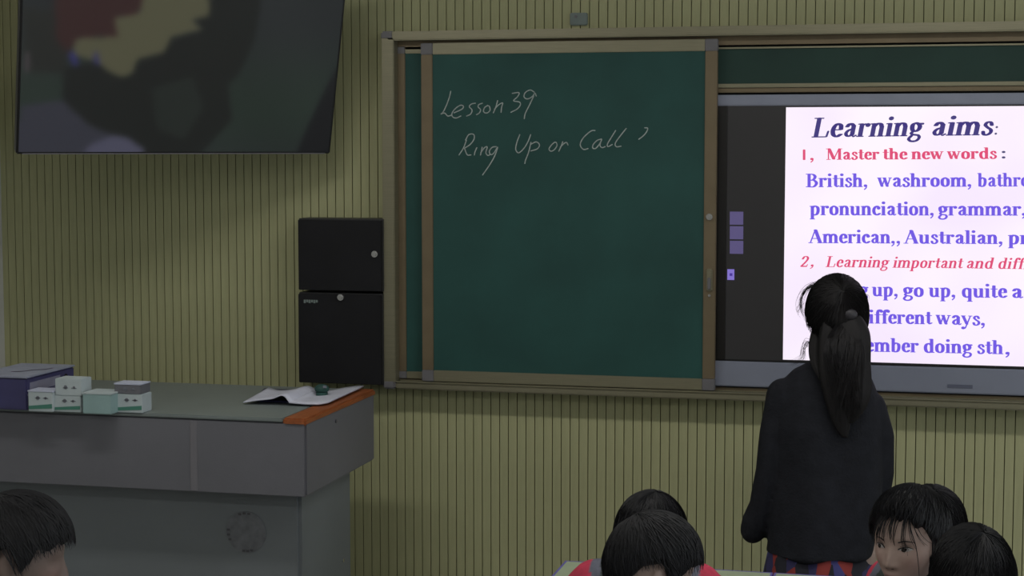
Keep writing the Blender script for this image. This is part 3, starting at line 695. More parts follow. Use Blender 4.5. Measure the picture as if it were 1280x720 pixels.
# ------------------------------------------------------------------ people: head, hair and body tools
def g_(x, s): return np.exp(-(x / s) ** 2)
def sstep(t): t = np.clip(t, 0, 1); return t * t * (3 - 2 * t)
def head_pts(D, sc=1.0, face=True):
    """D: unit directions (N,3), forward +y, up +z. Returns skull surface, metres."""
    x, y, z = D.T
    rx = .073 * np.ones_like(x); ry = np.where(y > 0, .088, .098); rz = np.where(z > 0, .105, .118)
    P = np.stack([x * rx, y * ry, z * rz], 1)
    low = sstep(-P[:, 2] / .11)
    P[:, 0] *= 1 - .42 * low ** 1.4
    P[:, 1] = np.where(y > 0, P[:, 1] * (1 + .04 * low) + .008 * low, P[:, 1] * (1 - .35 * low))
    P[:, 1] = np.where(y > 0, P[:, 1] - .006 * g_(P[:, 0], .05) * sstep((P[:, 2] + .02) / .05) * 0, P[:, 1])
    if face:
        X_, Z_ = P[:, 0], P[:, 2]; fr_ = sstep(y / .35)
        d = np.zeros_like(x)
        d -= .0065 * (g_(np.abs(X_) - .031, .017) * g_(Z_ - .002, .013))
        d += .0035 * g_(np.abs(X_) - .028, .022) * g_(Z_ - .024, .009)
        ridge = np.where(Z_ < .012, sstep((.012 - Z_) / .045), 0) * np.where(Z_ < -.036, sstep((Z_ + .050) / .014), 1)
        d += .0165 * ridge * g_(X_, .0085)
        d += .0075 * g_(Z_ + .036, .008) * g_(np.abs(X_) - .012, .0075)
        d += .004 * g_(np.abs(X_) - .036, .018) * g_(Z_ + .025, .02)
        d += .0065 * g_(X_, .021) * (g_(Z_ + .0605, .0055) + .95 * g_(Z_ + .072, .006)) - .0035 * g_(X_, .022) * g_(Z_ + .0655, .0022)
        d -= .003 * g_(X_, .02) * g_(Z_ + .083, .006)
        d += .006 * g_(X_, .017) * g_(Z_ + .100, .014)
        P[:, 1] += d * fr_
    return P * sc
def sph_dirs(nu=120, nv=84):
    th = np.linspace(0, math.pi, nv + 1)[1:-1]; ph = np.linspace(0, 2 * math.pi, nu, endpoint=False)
    T, Pn = np.meshgrid(th, ph, indexing='ij')
    D = np.stack([np.sin(T) * np.sin(Pn), np.sin(T) * np.cos(Pn), np.cos(T)], -1).reshape(-1, 3)
    D = np.vstack([[0, 0, 1], D, [0, 0, -1]]); n = nu; Fq = []
    for i in range(nv - 2):
        for j in range(n):
            a = 1 + i * n + j; b = 1 + i * n + (j + 1) % n; Fq.append((a, a + n, b + n, b))
    for j in range(n): Fq.append((0, 1 + j, 1 + (j + 1) % n)); Fq.append((len(D) - 1, 1 + (nv - 2) * n + (j + 1) % n, 1 + (nv - 2) * n + j))
    return D, Fq
class Shape:
    def __init__(s): s.V = []; s.F = []; s.n = 0
    def add(s, V, F_):
        s.V.append(np.asarray(V, float)); s.F += [[i + s.n for i in f] for f in F_]; s.n += len(V)
    def ell(s, c, r, Mx=None, nu=24, nv=16):
        D, Fq = sph_dirs(nu, nv); P = D * np.array(r)
        if Mx is not None: P = P @ np.array(Mx).T
        s.add(P + np.array(c), Fq)
    def cone(s, a, ra, b, rb, n=20):
        a, b = np.array(a, float), np.array(b, float); d = b - a; L_ = np.linalg.norm(d)
        if L_ < 1e-6: return
        d /= L_; u = np.cross(d, (0, 0, 1) if abs(d[2]) < .9 else (1, 0, 0)); u /= np.linalg.norm(u); v = np.cross(d, u)
        rows = []; m = 5
        for k in range(m + 1):
            t = math.pi / 2 * k / m; rows.append((a - d * ra * math.cos(t), ra * math.sin(t)))
        for k in range(m + 1):
            t = math.pi / 2 * (1 - k / m); rows.append((b + d * rb * math.cos(t), rb * math.sin(t)))
        rows = rows[1:-1]; V = [a - d * ra]
        for c, r in rows:
            for j in range(n):
                p_ = 2 * math.pi * j / n; V.append(c + r * (math.cos(p_) * u + math.sin(p_) * v))
        V.append(b + d * rb); Fq = []
        for i in range(len(rows) - 1):
            for j in range(n):
                q_ = 1 + i * n + j; w_ = 1 + i * n + (j + 1) % n; Fq.append((q_, w_, w_ + n, q_ + n))
        for j in range(n):
            Fq.append((0, 1 + (j + 1) % n, 1 + j)); e_ = 1 + (len(rows) - 1) * n; Fq.append((len(V) - 1, e_ + j, e_ + (j + 1) % n))
        s.add(V, Fq)
    def loft(s, secs, n=36):
        """secs: (cx, cy, z, rx, ry, yaw) ellipse sections"""
        V = []; Fq = []
        for cx_, cy_, z, rx, ry, yw in secs:
            for j in range(n):
                p_ = 2 * math.pi * j / n; lx, ly = rx * math.cos(p_), ry * math.sin(p_)
                V.append((cx_ + lx * math.cos(yw) - ly * math.sin(yw), cy_ + lx * math.sin(yw) + ly * math.cos(yw), z))
        for i in range(len(secs) - 1):
            for j in range(n):
                q_ = i * n + j; w_ = i * n + (j + 1) % n; Fq.append((q_, w_, w_ + n, q_ + n))
        Fq.append(list(range(n))[::-1]); Fq.append([(len(secs) - 1) * n + j for j in range(n)])
        s.add(V, Fq)
    def remesh(s, name, voxel, smooth=4, origin=(0, 0, 0)):
        V = np.vstack(s.V) - np.array(origin)
        me = mesh_from(name + '_raw', V, s.F); bmq = bmesh.new(); bmq.from_mesh(me); bmesh.ops.recalc_face_normals(bmq, faces=bmq.faces); bmq.to_mesh(me); bmq.free()
        o = bpy.data.objects.new('tmp', me); col.objects.link(o)
        m = o.modifiers.new('r', 'REMESH'); m.mode = 'VOXEL'; m.voxel_size = voxel
        if smooth: sm2 = o.modifiers.new('s', 'SMOOTH'); sm2.factor = .5; sm2.iterations = smooth
        dg = bpy.context.evaluated_depsgraph_get(); ev = o.evaluated_get(dg)
        out = bpy.data.meshes.new_from_object(ev); out.name = name
        bpy.data.objects.remove(o); bpy.data.meshes.remove(me); return out
def colour(me, fn):
    n = len(me.vertices); P = np.empty(n * 3); me.vertices.foreach_get('co', P); P = P.reshape(-1, 3)
    c = np.concatenate([fn(P), np.ones((n, 1))], 1)
    at = me.color_attributes.new('Col', 'FLOAT_COLOR', 'POINT'); at.data.foreach_set('color', c.ravel())
def wavy(D, amp, seed, k=1.0):
    a = np.arctan2(D[:, 0], D[:, 1]); z = D[:, 2]; r = np.random.default_rng(seed); o = np.zeros(len(D))
    for f in (7, 13, 23, 41):
        o += np.sin(a * f + r.uniform(0, 6) + 2.2 * np.sin(z * 3 + r.uniform(0, 6))) / f ** .6
    return amp * o
def hairline(a, style):
    """height of the hairline by azimuth (0 front, pi back)"""
    d = np.degrees(np.abs(a))
    if style == 'boy': xs_, ys_ = [0, 35, 60, 78, 95, 118, 140, 180], [.034, .030, .020, -.022, .026, .010, -.045, -.062]
    elif style == 'boy_low': xs_, ys_ = [0, 35, 60, 78, 95, 118, 140, 180], [.028, .024, .012, -.028, .004, -.010, -.055, -.070]
    elif style == 'girl': xs_, ys_ = [0, 30, 55, 75, 95, 115, 180], [.062, .058, .040, .004, -.030, -.050, -.075]
    else: xs_, ys_ = [0, 35, 60, 80, 100, 180], [.055, .05, .03, -.012, -.035, -.09]
    return np.interp(d, xs_, ys_)
def hair_cap(style, thick=(.014, .024), seed=1, sc=1.0, nu=180, nv=110, amp=.0009, part=None):
    D, Fq = sph_dirs(nu, nv); P = head_pts(D, 1.0, face=False); a = np.arctan2(D[:, 0], D[:, 1])
    hl = hairline(a, style) + .006 * np.sin(a * 11 + seed) * (np.abs(a) < 1.2)
    w_ = sstep((P[:, 2] - hl) / .016)
    th = thick[0] + (thick[1] - thick[0]) * sstep((D[:, 2] + .2) / 1.1) + wavy(D, amp, seed)
    off = -.007 + (th + .007) * w_
    if part is not None:
        off -= .006 * g_(D[:, 0] - part, .03) * (D[:, 1] > -.2) * sstep((D[:, 2] - .3) / .2)
    N = P / np.array([.073 ** 2, .09 ** 2, .108 ** 2]); N /= np.linalg.norm(N, axis=1)[:, None]
    return (P + N * off[:, None]) * sc, Fq
def tubes(paths, r0, r1=.1, n=3):
    V, Fq = [], []
    for P in paths:
        P = np.asarray(P); k = len(P); T = np.gradient(P, axis=0); T /= np.linalg.norm(T, axis=1)[:, None] + 1e-9
        u = np.cross(T, (0.3, .2, .93)); u /= np.linalg.norm(u, axis=1)[:, None] + 1e-9; v = np.cross(T, u)
        i0 = len(V)
        for i in range(k):
            r = r0 * (1 - (1 - r1) * (i / (k - 1)) ** 2)
            for j in range(n):
                p_ = 2 * math.pi * j / n; V.append(P[i] + r * (math.cos(p_) * u[i] + math.sin(p_) * v[i]))
        for i in range(k - 1):
            for j in range(n):
                q_ = i0 + i * n + j; w_ = i0 + i * n + (j + 1) % n; Fq.append((q_, w_, w_ + n, q_ + n))
    return V, Fq
def cap_strands(style, count, thick, seed, sc=1.0, whorl=(.12, -.45), lift=.001):
    r = np.random.default_rng(seed); paths = []
    Wd = np.array([whorl[0], whorl[1], math.sqrt(max(0, 1 - whorl[0] ** 2 - whorl[1] ** 2))])
    u = np.cross(Wd, (1, 0, 0)); u /= np.linalg.norm(u); v = np.cross(Wd, u)
    for _ in range(count):
        az = r.uniform(0, 2 * math.pi); p0 = r.uniform(.02, 1.5); L_ = r.uniform(.35, .8); m = 7
        tw = r.uniform(-.25, .25)
        ps = p0 + L_ * np.linspace(0, 1, m); azs = az + tw * np.linspace(0, 1, m)
        D = np.cos(ps)[:, None] * Wd + np.sin(ps)[:, None] * (np.cos(azs)[:, None] * u + np.sin(azs)[:, None] * v)
        P = head_pts(D, 1.0, face=False); a = np.arctan2(D[:, 0], D[:, 1]); hl = hairline(a, style)
        if (P[:, 2] < hl - .008).any(): 
            k = int(np.argmax(P[:, 2] < hl - .008)); 
            if k < 3: continue
            D, P = D[:k], P[:k]
        N = P / np.array([.073 ** 2, .09 ** 2, .108 ** 2]); N /= np.linalg.norm(N, axis=1)[:, None]
        th = thick[0] + (thick[1] - thick[0]) * sstep((D[:, 2] + .2) / 1.1)
        paths.append((P + N * (th + lift + r.uniform(-.001, .0022))[:, None] if False else P + N * (th + lift + r.uniform(-.001, .0022))[:, None]) * sc)
    return tubes(paths, .0011 * sc, .15)
SKIN = np.array([.40, .29, .25])
def face_colour(P, base):
    """P in head space; returns colours"""
    c = np.tile(base, (len(P), 1))
    X_, Y_, Z_ = P.T; fr_ = (Y_ > .05)
    lip = (g_(X_, .021) * (g_(Z_ + .0655, .0085))) * fr_
    c = c * (1 - lip[:, None] * .6) + np.array([.30, .105, .10]) * lip[:, None] * .6
    ck = g_(np.abs(X_) - .04, .02) * g_(Z_ + .03, .022) * fr_
    c = c * (1 - .2 * ck[:, None]) + np.array([.36, .15, .12]) * .2 * ck[:, None]
    return c
def head_matrix(center, yaw, pitch=0, roll=0):
    """yaw: heading of the face, 0 = +Y, positive = towards -X; pitch down positive"""
    return Matrix.Translation(center) @ Matrix.Rotation(yaw, 4, 'Z') @ Matrix.Rotation(roll, 4, 'Y') @ Matrix.Rotation(-pitch, 4, 'X')
def xf(Mx, P): 
    A_ = np.array(Mx); return np.asarray(P) @ A_[:3, :3].T + A_[:3, 3]
def add_hand(sh, wrist, direction, side, up=(0, 0, 1), curl=.5, sc=.9):
    f = Vector(direction).normalized(); n = Vector(up); n = (n - f * n.dot(f)).normalized(); s = f.cross(n) * side
    wv = Vector(wrist); rot = Matrix((s, f, n)).transposed()
    sh.ell(wv + f * .045 * sc, (.038 * sc, .050 * sc, .015 * sc), rot)
    for k, (off, Lf) in enumerate(((-.028, .066), (-.009, .075), (.010, .070), (.027, .056))):
        p0 = wv + f * .075 * sc + s * off * sc; d1 = (f - n * curl * .5).normalized(); p1 = p0 + d1 * Lf * .45 * sc
        d2 = (f - n * curl * 1.5).normalized(); p2 = p1 + d2 * Lf * .32 * sc; d3 = (f - n * curl * 2.6).normalized(); p3 = p2 + d3 * Lf * .25 * sc
        sh.cone(p0, .0088 * sc, p1, .0083 * sc, 10); sh.cone(p1, .0083 * sc, p2, .0078 * sc, 10); sh.cone(p2, .0078 * sc, p3, .0068 * sc, 10)
    t0 = wv + f * .022 * sc - s * .030 * sc; t1 = t0 + (f * .6 - s * .8 - n * .3).normalized() * .034 * sc; t2 = t1 + (f * .9 - s * .35 - n * .4).normalized() * .028 * sc
    sh.cone(t0, .013 * sc, t1, .0105 * sc, 10); sh.cone(t1, .0105 * sc, t2, .0085 * sc, 10)
GREEN, GREY, RED, NAVY = (np.array(srgb(c)) for c in ((44, 54, 50), (92, 94, 108), (182, 46, 74), (30, 32, 46)))
def jacket_colour(P, S, f, r, scheme):
    """P world-ish coordinates relative to the thing; panels: dark yoke, grey band, red outer shoulder stripe"""
    lx = np.abs((P - S) @ r); lz = P[:, 2] - S[2]; c = np.tile(GREEN, (len(P), 1))
    if scheme == 'striped':
        c[(lx > .105) & (lz > -.30)] = GREY
        c[(lx > .130) & (lz > -.05 - (lx - .130) * .8) & (lz < .6)] = RED
        c[(lx > .235)] = GREY * .8
    elif scheme == 'navy':
        c[:] = NAVY; c[(lx > .11) & (lx < .14) & (lz > -.3)] = GREY
    else:
        c[(lx > .12) & (lz > -.30)] = GREEN * .8
        c[(lx > .13) & (lx < .16)] = RED
        c[(lx > .16) & (lx < .20)] = GREY
    return c
def seated(name_label, head_c, face_yaw, face_pitch, body_yaw, lean, style, scheme, seed, sc=.95, voxel=.005, arms='lap', roll=0, thick=(.014, .024), part=None, whorl=(.12, -.45), strands=1500, hip_back=None, neck_len=.0, skin=SKIN):
    f = Vector((-math.sin(body_yaw), math.cos(body_yaw), 0)); r = Vector((f.y, -f.x, 0)); up = Vector((0, 0, 1))
    HM = head_matrix(Vector(head_c), face_yaw, face_pitch, roll)
    Hc = Vector(head_c)
    nk = HM @ Vector((0, -.028 * sc, -.085 * sc))     # base of the skull
    S = Vector((nk.x, nk.y, 0)) - f * .035 + up * (nk.z - .105 - neck_len)   # between the shoulders
    hip = S - f * lean; hip.z = .50
    base = Vector((hip.x, hip.y, 0))
    t = thing('person', name_label, 'person', base, None)
    body = Shape(); jack = Shape(); trs = Shape(); shoes = [Shape(), Shape()]
    D, Fq = sph_dirs(150 if voxel < .004 else 96, 110 if voxel < .004 else 72)
    body.add(xf(HM, head_pts(D, sc)), Fq)
    for s in (-1, 1):
        body.ell(HM @ Vector((s * .074 * sc, -.008 * sc, -.006 * sc)), (.009 * sc, .019 * sc, .031 * sc), HM.to_3x3() @ Matrix.Rotation(s * .35, 3, 'Z'))
    body.cone(nk + (nk - S) * .0, .050 * sc, S + up * .02, .056 * sc)
    sh_w = (.140 if scheme == 'striped' else .142) * sc
    def mid(t_): return hip * (1 - t_) + S * t_
    for (sh, k) in ((body, 0), (jack, .017)):
        for t_, rx, ry in [(q_, float(np.interp(q_, (0, .25, .5, .75, .92), (.145, .135, .137, .150, .14))), float(np.interp(q_, (0, .5, .75, .92), (.105, .10, .105, .085)))) for q_ in np.linspace(0, .92, 14)]:
            c = mid(t_); sh.ell(c, (rx * sc + k, ry * sc + k, .12), Matrix((r, f, up)).transposed())
        sh.cone(S - r * sh_w * .85 - up * .01, .055 * sc + k, S + r * sh_w * .85 - up * .01, .055 * sc + k)
        sh.cone(S + up * (.045 if k == 0 else .02), .052 * sc + k * .8, S - r * .11 - up * .005, .038 + k); sh.cone(S + up * (.045 if k == 0 else .02), .052 * sc + k * .8, S + r * .11 - up * .005, .038 + k)
    hands = []
    for s in (-1, 1):
        sj = S + r * s * sh_w - up * .015
        if arms == 'desk':
            el = S + r * s * .19 + f * .14; el.z = DZ + .075; wr = el + f * .20 - r * s * .10; wr.z = DZ + .055
        elif arms == 'side':
            el = sj + r * s * .06 - up * .25; wr = el + f * .20 - up * .05 - r * s * .03
        else:
            el = sj + r * s * .05 - up * .24 + f * .06; wr = hip + f * .30 + r * s * .09; wr.z = .66
        for sh, k in ((body, 0), (jack, .014)):
            sh.cone(sj, .046 * sc + k, el, .037 * sc + k); sh.cone(el, .037 * sc + k, wr - (wr - el) * (.0 if k == 0 else .12), .026 * sc + k * 1.05)
        d = (wr - el); d.z *= .3; add_hand(body, wr + d.normalized() * .01, d, s, curl=.35, sc=.88)
        hj = hip + r * s * .085; kn = hip + f * .40 + r * s * .11; kn.z = .50; an = kn + f * .02; an.z = .09
        for sh, k in ((body, 0), (trs, .013)):
            sh.cone(hj, .080 * sc + k, kn, .055 * sc + k); sh.cone(kn, .052 * sc + k, an + up * (.0 if k == 0 else .03), .034 * sc + k)
        body.cone(an, .034, an + f * .11 - up * .045, .028)
        so = shoes[(s + 1) // 2]; a_ = an - up * .045 - f * .03; so.cone(a_, .042, a_ + f * .09 , .040); so.cone(a_ + f * .09, .040, a_ + f * .17 - up * .004, .036)
    trs.ell(hip, (.158 * sc, .12, .10), Matrix((r, f, up)).transposed())
    bo = body.remesh('body', voxel, 2 if voxel < .004 else 3, base)
    HMi = HM.inverted(); bn = np.array(base)
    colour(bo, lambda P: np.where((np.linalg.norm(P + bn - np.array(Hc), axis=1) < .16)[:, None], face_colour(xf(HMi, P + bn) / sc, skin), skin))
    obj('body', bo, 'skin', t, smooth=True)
    jk = jack.remesh('jacket', .006, 5, base)
    fa, ra, Sa = np.array(f), np.array(r), np.array(S - base)
    colour(jk, lambda P: jacket_colour(P, Sa, fa, ra, scheme)); obj('jacket', jk, 'jacket', t, smooth=True)
    # collar
    col_ = Shape(); 
    for k in range(16):
        a_ = 2 * math.pi * k / 16; b_ = 2 * math.pi * (k + 1) / 16
        pc = lambda q: S + r * math.cos(q) * .068 + f * (math.sin(q) * .062) + up * (.045 - .02 * math.sin(q))
        if abs(a_ - math.pi / 2) > .3: col_.cone(pc(a_), .011, pc(b_), .011, 8)
    cm = col_.remesh('collar', .004, 3, base); colour(cm, lambda P: np.tile(GREY if scheme != 'navy' else NAVY, (len(P), 1))); obj('collar', cm, 'jacket', t, smooth=True)
    obj('trousers', trs.remesh('trousers', .009, 4, base), 'trouser', t, smooth=True)
    for so in shoes: obj('shoe', so.remesh('shoe', .007, 3, base), 'shoe', t, smooth=True)
    hv, hf = hair_cap(style, thick, seed, sc, part=part)
    hr = obj('hair', mesh_from('hair', xf(HM, hv) - bn, hf), 'hair', t, smooth=True)
    sv, sf = cap_strands(style, strands, thick, seed, sc, whorl)
    so = obj('hair_strands', mesh_from('hair_strands', xf(HM, np.array(sv)) - bn, sf), 'hair', hr); so['kind'] = 'stuff'
    # stool under the person
    st_ = thing('wooden_stool', 'small wooden stool under %s' % STOOLS[seed], 'stool', base, 'student stools')
    obj('seat', bx(-.16, .16, -.13, .13, .375, .40, bev=.006), 'stool', st_)
    for sx in (-1, 1):
        for sy in (-1, 1): obj('leg', bx(sx * .13 - .015, sx * .13 + .015, sy * .10 - .015, sy * .10 + .015, 0, .375), 'stool', st_)
    return t, HM, base, hr
STOOLS = {11: 'the boy with red shoulder stripes', 12: 'the boy in front with the bowed head', 13: 'the girl looking left', 14: 'the dark head behind the girl', 15: 'the lowest right dark head', 16: 'the boy at the left edge'}
def zc(px, py, Zd): return atZ(px, py, Zd)
# boy behind (nearer the wall), bowed over the desk
seated('student seen from behind, red and grey shoulder stripes, head half hidden by nearer head', zc(813, 679, 4.22), math.radians(2), .50, math.radians(6), .16, 'boy_low', 'striped', 11, sc=.98, arms='desk', neck_len=-.085, thick=(.018, .026))
# boy in front of him, head turned to the right
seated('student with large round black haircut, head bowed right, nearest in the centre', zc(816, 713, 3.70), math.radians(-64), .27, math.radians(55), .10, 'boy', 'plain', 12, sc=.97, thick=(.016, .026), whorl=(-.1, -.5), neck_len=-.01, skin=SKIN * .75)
# dark head behind the girl
seated('student with plain black hair seen from behind, partly hidden behind the girl looking left', zc(1163, 668, 4.42), math.radians(-15), .25, math.radians(5), .12, 'boy_low', 'plain', 14, sc=.98, thick=(.017, .024))
# lowest right head
seated('student with round black bob, closest head at the lower right corner', zc(1216, 729, 3.52), math.radians(10), .15, math.radians(-50), .10, 'boy_low', 'navy', 15, sc=.96, thick=(.014, .020))
# boy at the left edge, profile to the right
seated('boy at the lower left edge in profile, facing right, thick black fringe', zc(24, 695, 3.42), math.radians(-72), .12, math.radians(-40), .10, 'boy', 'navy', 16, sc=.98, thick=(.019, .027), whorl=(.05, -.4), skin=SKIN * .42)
# girl turned towards the camera
girl, GM, gb, gh = seated('girl with see-through bangs looking left, facing the camera at lower right', zc(1137, 677, 3.78), math.radians(153), .02, math.radians(128), .06, 'girl', 'striped', 13, sc=.97, voxel=.003, part=-.12, thick=(.009, .024), skin=SKIN * 1.0, neck_len=-.062)
gbn = np.array(gb)
# face details for the girl
body_me = [c for c in girl.children if c.name.startswith('body')][0].data
GMi = GM.inverted()
vs = [GMi @ (v.co + gb) for v in body_me.vertices]
bvh = BVHTree.FromPolygons(vs, [tuple(p.vertices) for p in body_me.polygons])
SCG = .97
def on_face(x, z, off=.0008):
    h = bvh.ray_cast(Vector((x * SCG, .3, z * SCG)), Vector((0, -1, 0)))
    p = h[0] if h[0] else Vector((x * SCG, .07, z * SCG)); return Vector((p.x, p.y + off, p.z))
def face_patch(name, outline, m, off, parent, center=None):
    pts = [on_face(x, z, off) for x, z in outline]; cx_ = sum(p[0] for p in outline) / len(outline); cz_ = sum(p[1] for p in outline) / len(outline)
    c = on_face(cx_, cz_, off + .0015)
    V = [GM @ c - gb] + [GM @ p - gb for p in pts]; n = len(pts)
    return obj(name, mesh_from(name, V, [(0, 1 + i, 1 + (i + 1) % n) for i in range(n)]), m, parent, smooth=True)
def face_line(name, pts, r, m, parent, off=.001):
    P = [np.array(GM @ on_face(x, z, off) - gb) for x, z in [tuple(q) for q in crom(pts, 5)]]
    V, Fq = tubes([P], r, .4, 5); return obj(name, mesh_from(name, V, Fq), m, parent, smooth=True)
gbody = [c for c in girl.children if c.name.startswith('body')][0]
for s in (-1, 1):
    ex, ez = s * .031, .000
    top = [(ex + s * (-.0145 + .029 * t), ez + .0052 * math.sin(math.pi * t) ** .8 + .0018 * t) for t in np.linspace(0, 1, 9)]
    bot = [(ex + s * (-.0145 + .029 * t), ez - .0040 * math.sin(math.pi * t) + .0018 * t) for t in np.linspace(1, 0, 9)][1:-1]
    ol = top + bot
    eye = face_patch('eye', ol if s > 0 else ol[::-1], 'eye_white', .0006, gbody)
    gx = ex + .0035
    ir = [(gx + .0050 * math.cos(a_), ez + .0008 + .0050 * math.sin(a_) * (1 if math.sin(a_) < 0 else .85)) for a_ in np.linspace(0, 2 * math.pi, 14, endpoint=False)]
    face_patch('iris', ir, 'iris', .0019, eye)
    face_line('eyelash', [(x_, z_ + .0006) for x_, z_ in top], .0011, 'hair', eye, .0018)
    face_line('eyelid_crease', [(x_, z_ + .0042) for x_, z_ in top[1:-1]], .0005, 'clip', eye, .0003)
    face_line('eyebrow', [(ex - s * .014, ez + .0165), (ex, ez + .0205), (ex + s * .016, ez + .0175)], .0017, 'hair_fly', gbody, .0002)
for s in (-1, 1):
    face_patch('nostril', [(s * .0075 + .0028 * math.cos(a_), -.0430 + .0016 * math.sin(a_)) for a_ in np.linspace(0, 2 * math.pi, 8, endpoint=False)], 'clip', .0004, gbody)
# bangs, side locks and tied-back bun
def hl_paths(n, seed, x0, x1, zt_, zb_, spread=.01, flare=0.):
    r = np.random.default_rng(seed); out = []
    for _ in range(n):
        xr = r.uniform(x0, x1); xe = xr * 1.15 + r.normal(0, spread) + flare; ze = r.uniform(*zb_); pts = []
        for t in np.linspace(0, 1, 9):
            xx = xr * (.75) + (xe - xr * .75) * t; zz = zt_ + (ze - zt_) * t
            p = on_face(xx, zz, 0); lift = .010 + .006 * math.sin(math.pi * t) + r.uniform(-.0005, .0005)
            if t < .15: lift = .012
            q = GM @ Vector((p.x, p.y + lift - .004 * t, p.z)); pts.append(np.array(q) - gbn)
        out.append(pts)
    return out
pa = hl_paths(12, 3, -.052, -.030, .078, (-.012, .016), .005) + hl_paths(24, 4, -.022, .030, .078, (.006, .026), .008) + hl_paths(12, 5, .03, .05, .076, (.0, .02), .003)
V, Fq = tubes(pa, .0010, .25, 4)
bo = obj('bangs', mesh_from('bangs', V, Fq), 'hair', gh, smooth=True); bo['kind'] = 'stuff'
# long side strands beside the cheeks
side = []
r_ = np.random.default_rng(9)
for s, n_ in ((-1, 9),):
    for _ in range(n_):
        x_ = s * (.066 + r_.uniform(-.003, .007)); y_ = r_.uniform(-.01, .030); pts = []
        for t in np.linspace(0, 1, 9):
            q = Vector((x_ * (1 - .0 * t) + s * .004 * math.sin(3 * t), y_ + .012 * math.sin(2 * t), .055 - .20 * t)) * SCG
            pts.append(np.array(GM @ q) - gbn)
        side.append(pts)
V, Fq = tubes(side, .0016, .3, 4)
so_ = obj('side_locks', mesh_from('side_locks', V, Fq), 'hair', gh, smooth=True); so_['kind'] = 'stuff'
one = [np.array(GM @ (Vector(p) * SCG)) - gbn for p in ((-.030, .070, .085), (-.046, .082, .050), (-.057, .078, .010), (-.062, .074, -.04), (-.064, .072, -.10))]
V, Fq = tubes([crom(one, 5)], .0012, .3, 4); obj('loose_strand', mesh_from('loose_strand', V, Fq), 'hair', gh)
# scalp parting, drawn as a thin grey arc over the hair
pp_ = []
for t in np.linspace(0, 1, 12):
    d_ = Vector((-.10 + .30 * t, .74 - .10 * t, .68 + .03 * math.sin(3 * t))).normalized(); q = head_pts(np.array([d_]), SCG, False)[0]; n_ = Vector(q).normalized()
    pp_.append(np.array(GM @ (Vector(q) + n_ * .0135)) - gbn)
V, Fq = tubes([pp_], .0016, .3, 5); pl_ = obj('scalp_parting', mesh_from('scalp_parting', V, Fq), mat('parting_grey', (.20, .18, .19), .4, noise=.05), gh, smooth=True); pl_['label'] = 'thin grey line of the hair parting'
# ------------------------------------------------------------------ teacher, standing at the board, back to the camera
ZT = 5.42
def T(px, py, dz=0): return atZ(px, py, ZT + dz)
tc_ = T(1040, 500)
base = Vector((tc_.x, tc_.y, 0)); bn = np.array(base)
tch = thing('person', 'standing teacher seen from behind, long black cardigan, plaid skirt and low ponytail', 'person', base)
yawT = YAW * .6 + math.radians(-6)
HMt = head_matrix(T(1046, 397), math.radians(12), .05)
body = Shape(); D, Fq = sph_dirs(96, 72); body.add(xf(HMt, head_pts(D, 1.0)), Fq)
for s in (-1, 1): body.ell(HMt @ Vector((s * .076, -.008, -.006)), (.010, .020, .032), HMt.to_3x3())
vr = R @ Vector((1, 0, 0)); vr.z = 0; vr.normalize(); vf = Vector((-vr.y, vr.x, 0)); up = Vector((0, 0, 1))
rotT = Matrix((vr, vf, up)).transposed()
ang = math.atan2(vr.y, vr.x)
def sec(pxl_, pxr_, py, ry, dy=0):
    a, b = T(pxl_, py), T(pxr_, py); c = (a + b) / 2; return (c.x + vf.x * dy, c.y + vf.y * dy, c.z, (b - a).length / 2, ry, ang)
body.cone(T(1044, 425), .052, T(1042, 470), .058)
body.loft([sec(1012, 1068, 480, .06), sec(990, 1078, 500, .08), sec(978, 1098, 540, .105), sec(986, 1090, 590, .095), sec(978, 1086, 660, .11), sec(985, 1074, 720, .10)][::-1])
card = Shape()
card.loft([sec(1014, 1072, 451, .055), sec(992, 1084, 462, .075), sec(976, 1092, 478, .095), sec(966, 1100, 500, .112), sec(963, 1105, 530, .125), sec(966, 1106, 590, .125), sec(962, 1100, 640, .135), sec(958, 1094, 680, .142), sec(956, 1092, 691, .145)][::-1], 48)
def limb(sh, pts, k=0):
    for (a, ra), (b, rb) in zip(pts[:-1], pts[1:]): sh.cone(a, ra + k, b, rb + k)
def P3(px, py, d): return T(px, py) + vf * d
la = [(P3(979, 494, .0), .040), (P3(970, 540, .0), .036), (P3(966, 590, .01), .033), (P3(955, 640, .05), .028), (P3(954, 660, .085), .024)]
ra_ = [(P3(1087, 509, .0), .040), (P3(1099, 545, .0), .036), (P3(1102, 592, .01), .033), (P3(1100, 640, .07), .028), (P3(1090, 655, .15), .024)]
limb(body, la); limb(body, ra_)
add_hand(body, P3(955, 660, .095), vf * .9 + up * .1 + vr * .5, -1, up=-vr, curl=.5, sc=.95)
add_hand(body, P3(1090, 654, .16), vf * .9 + up * .3 - vr * .5, 1, up=vr, curl=.5, sc=.95)
limb(card, [(a, r + .014) for a, r in la[:3]] + [(P3(957, 636, .03), .041), (P3(950, 658, .05), .046), (P3(947, 666, .055), .042)])
limb(card, [(a, r + .012) for a, r in ra_[:3]] + [(P3(1100, 636, .04), .040), (P3(1097, 660, .08), .042)])
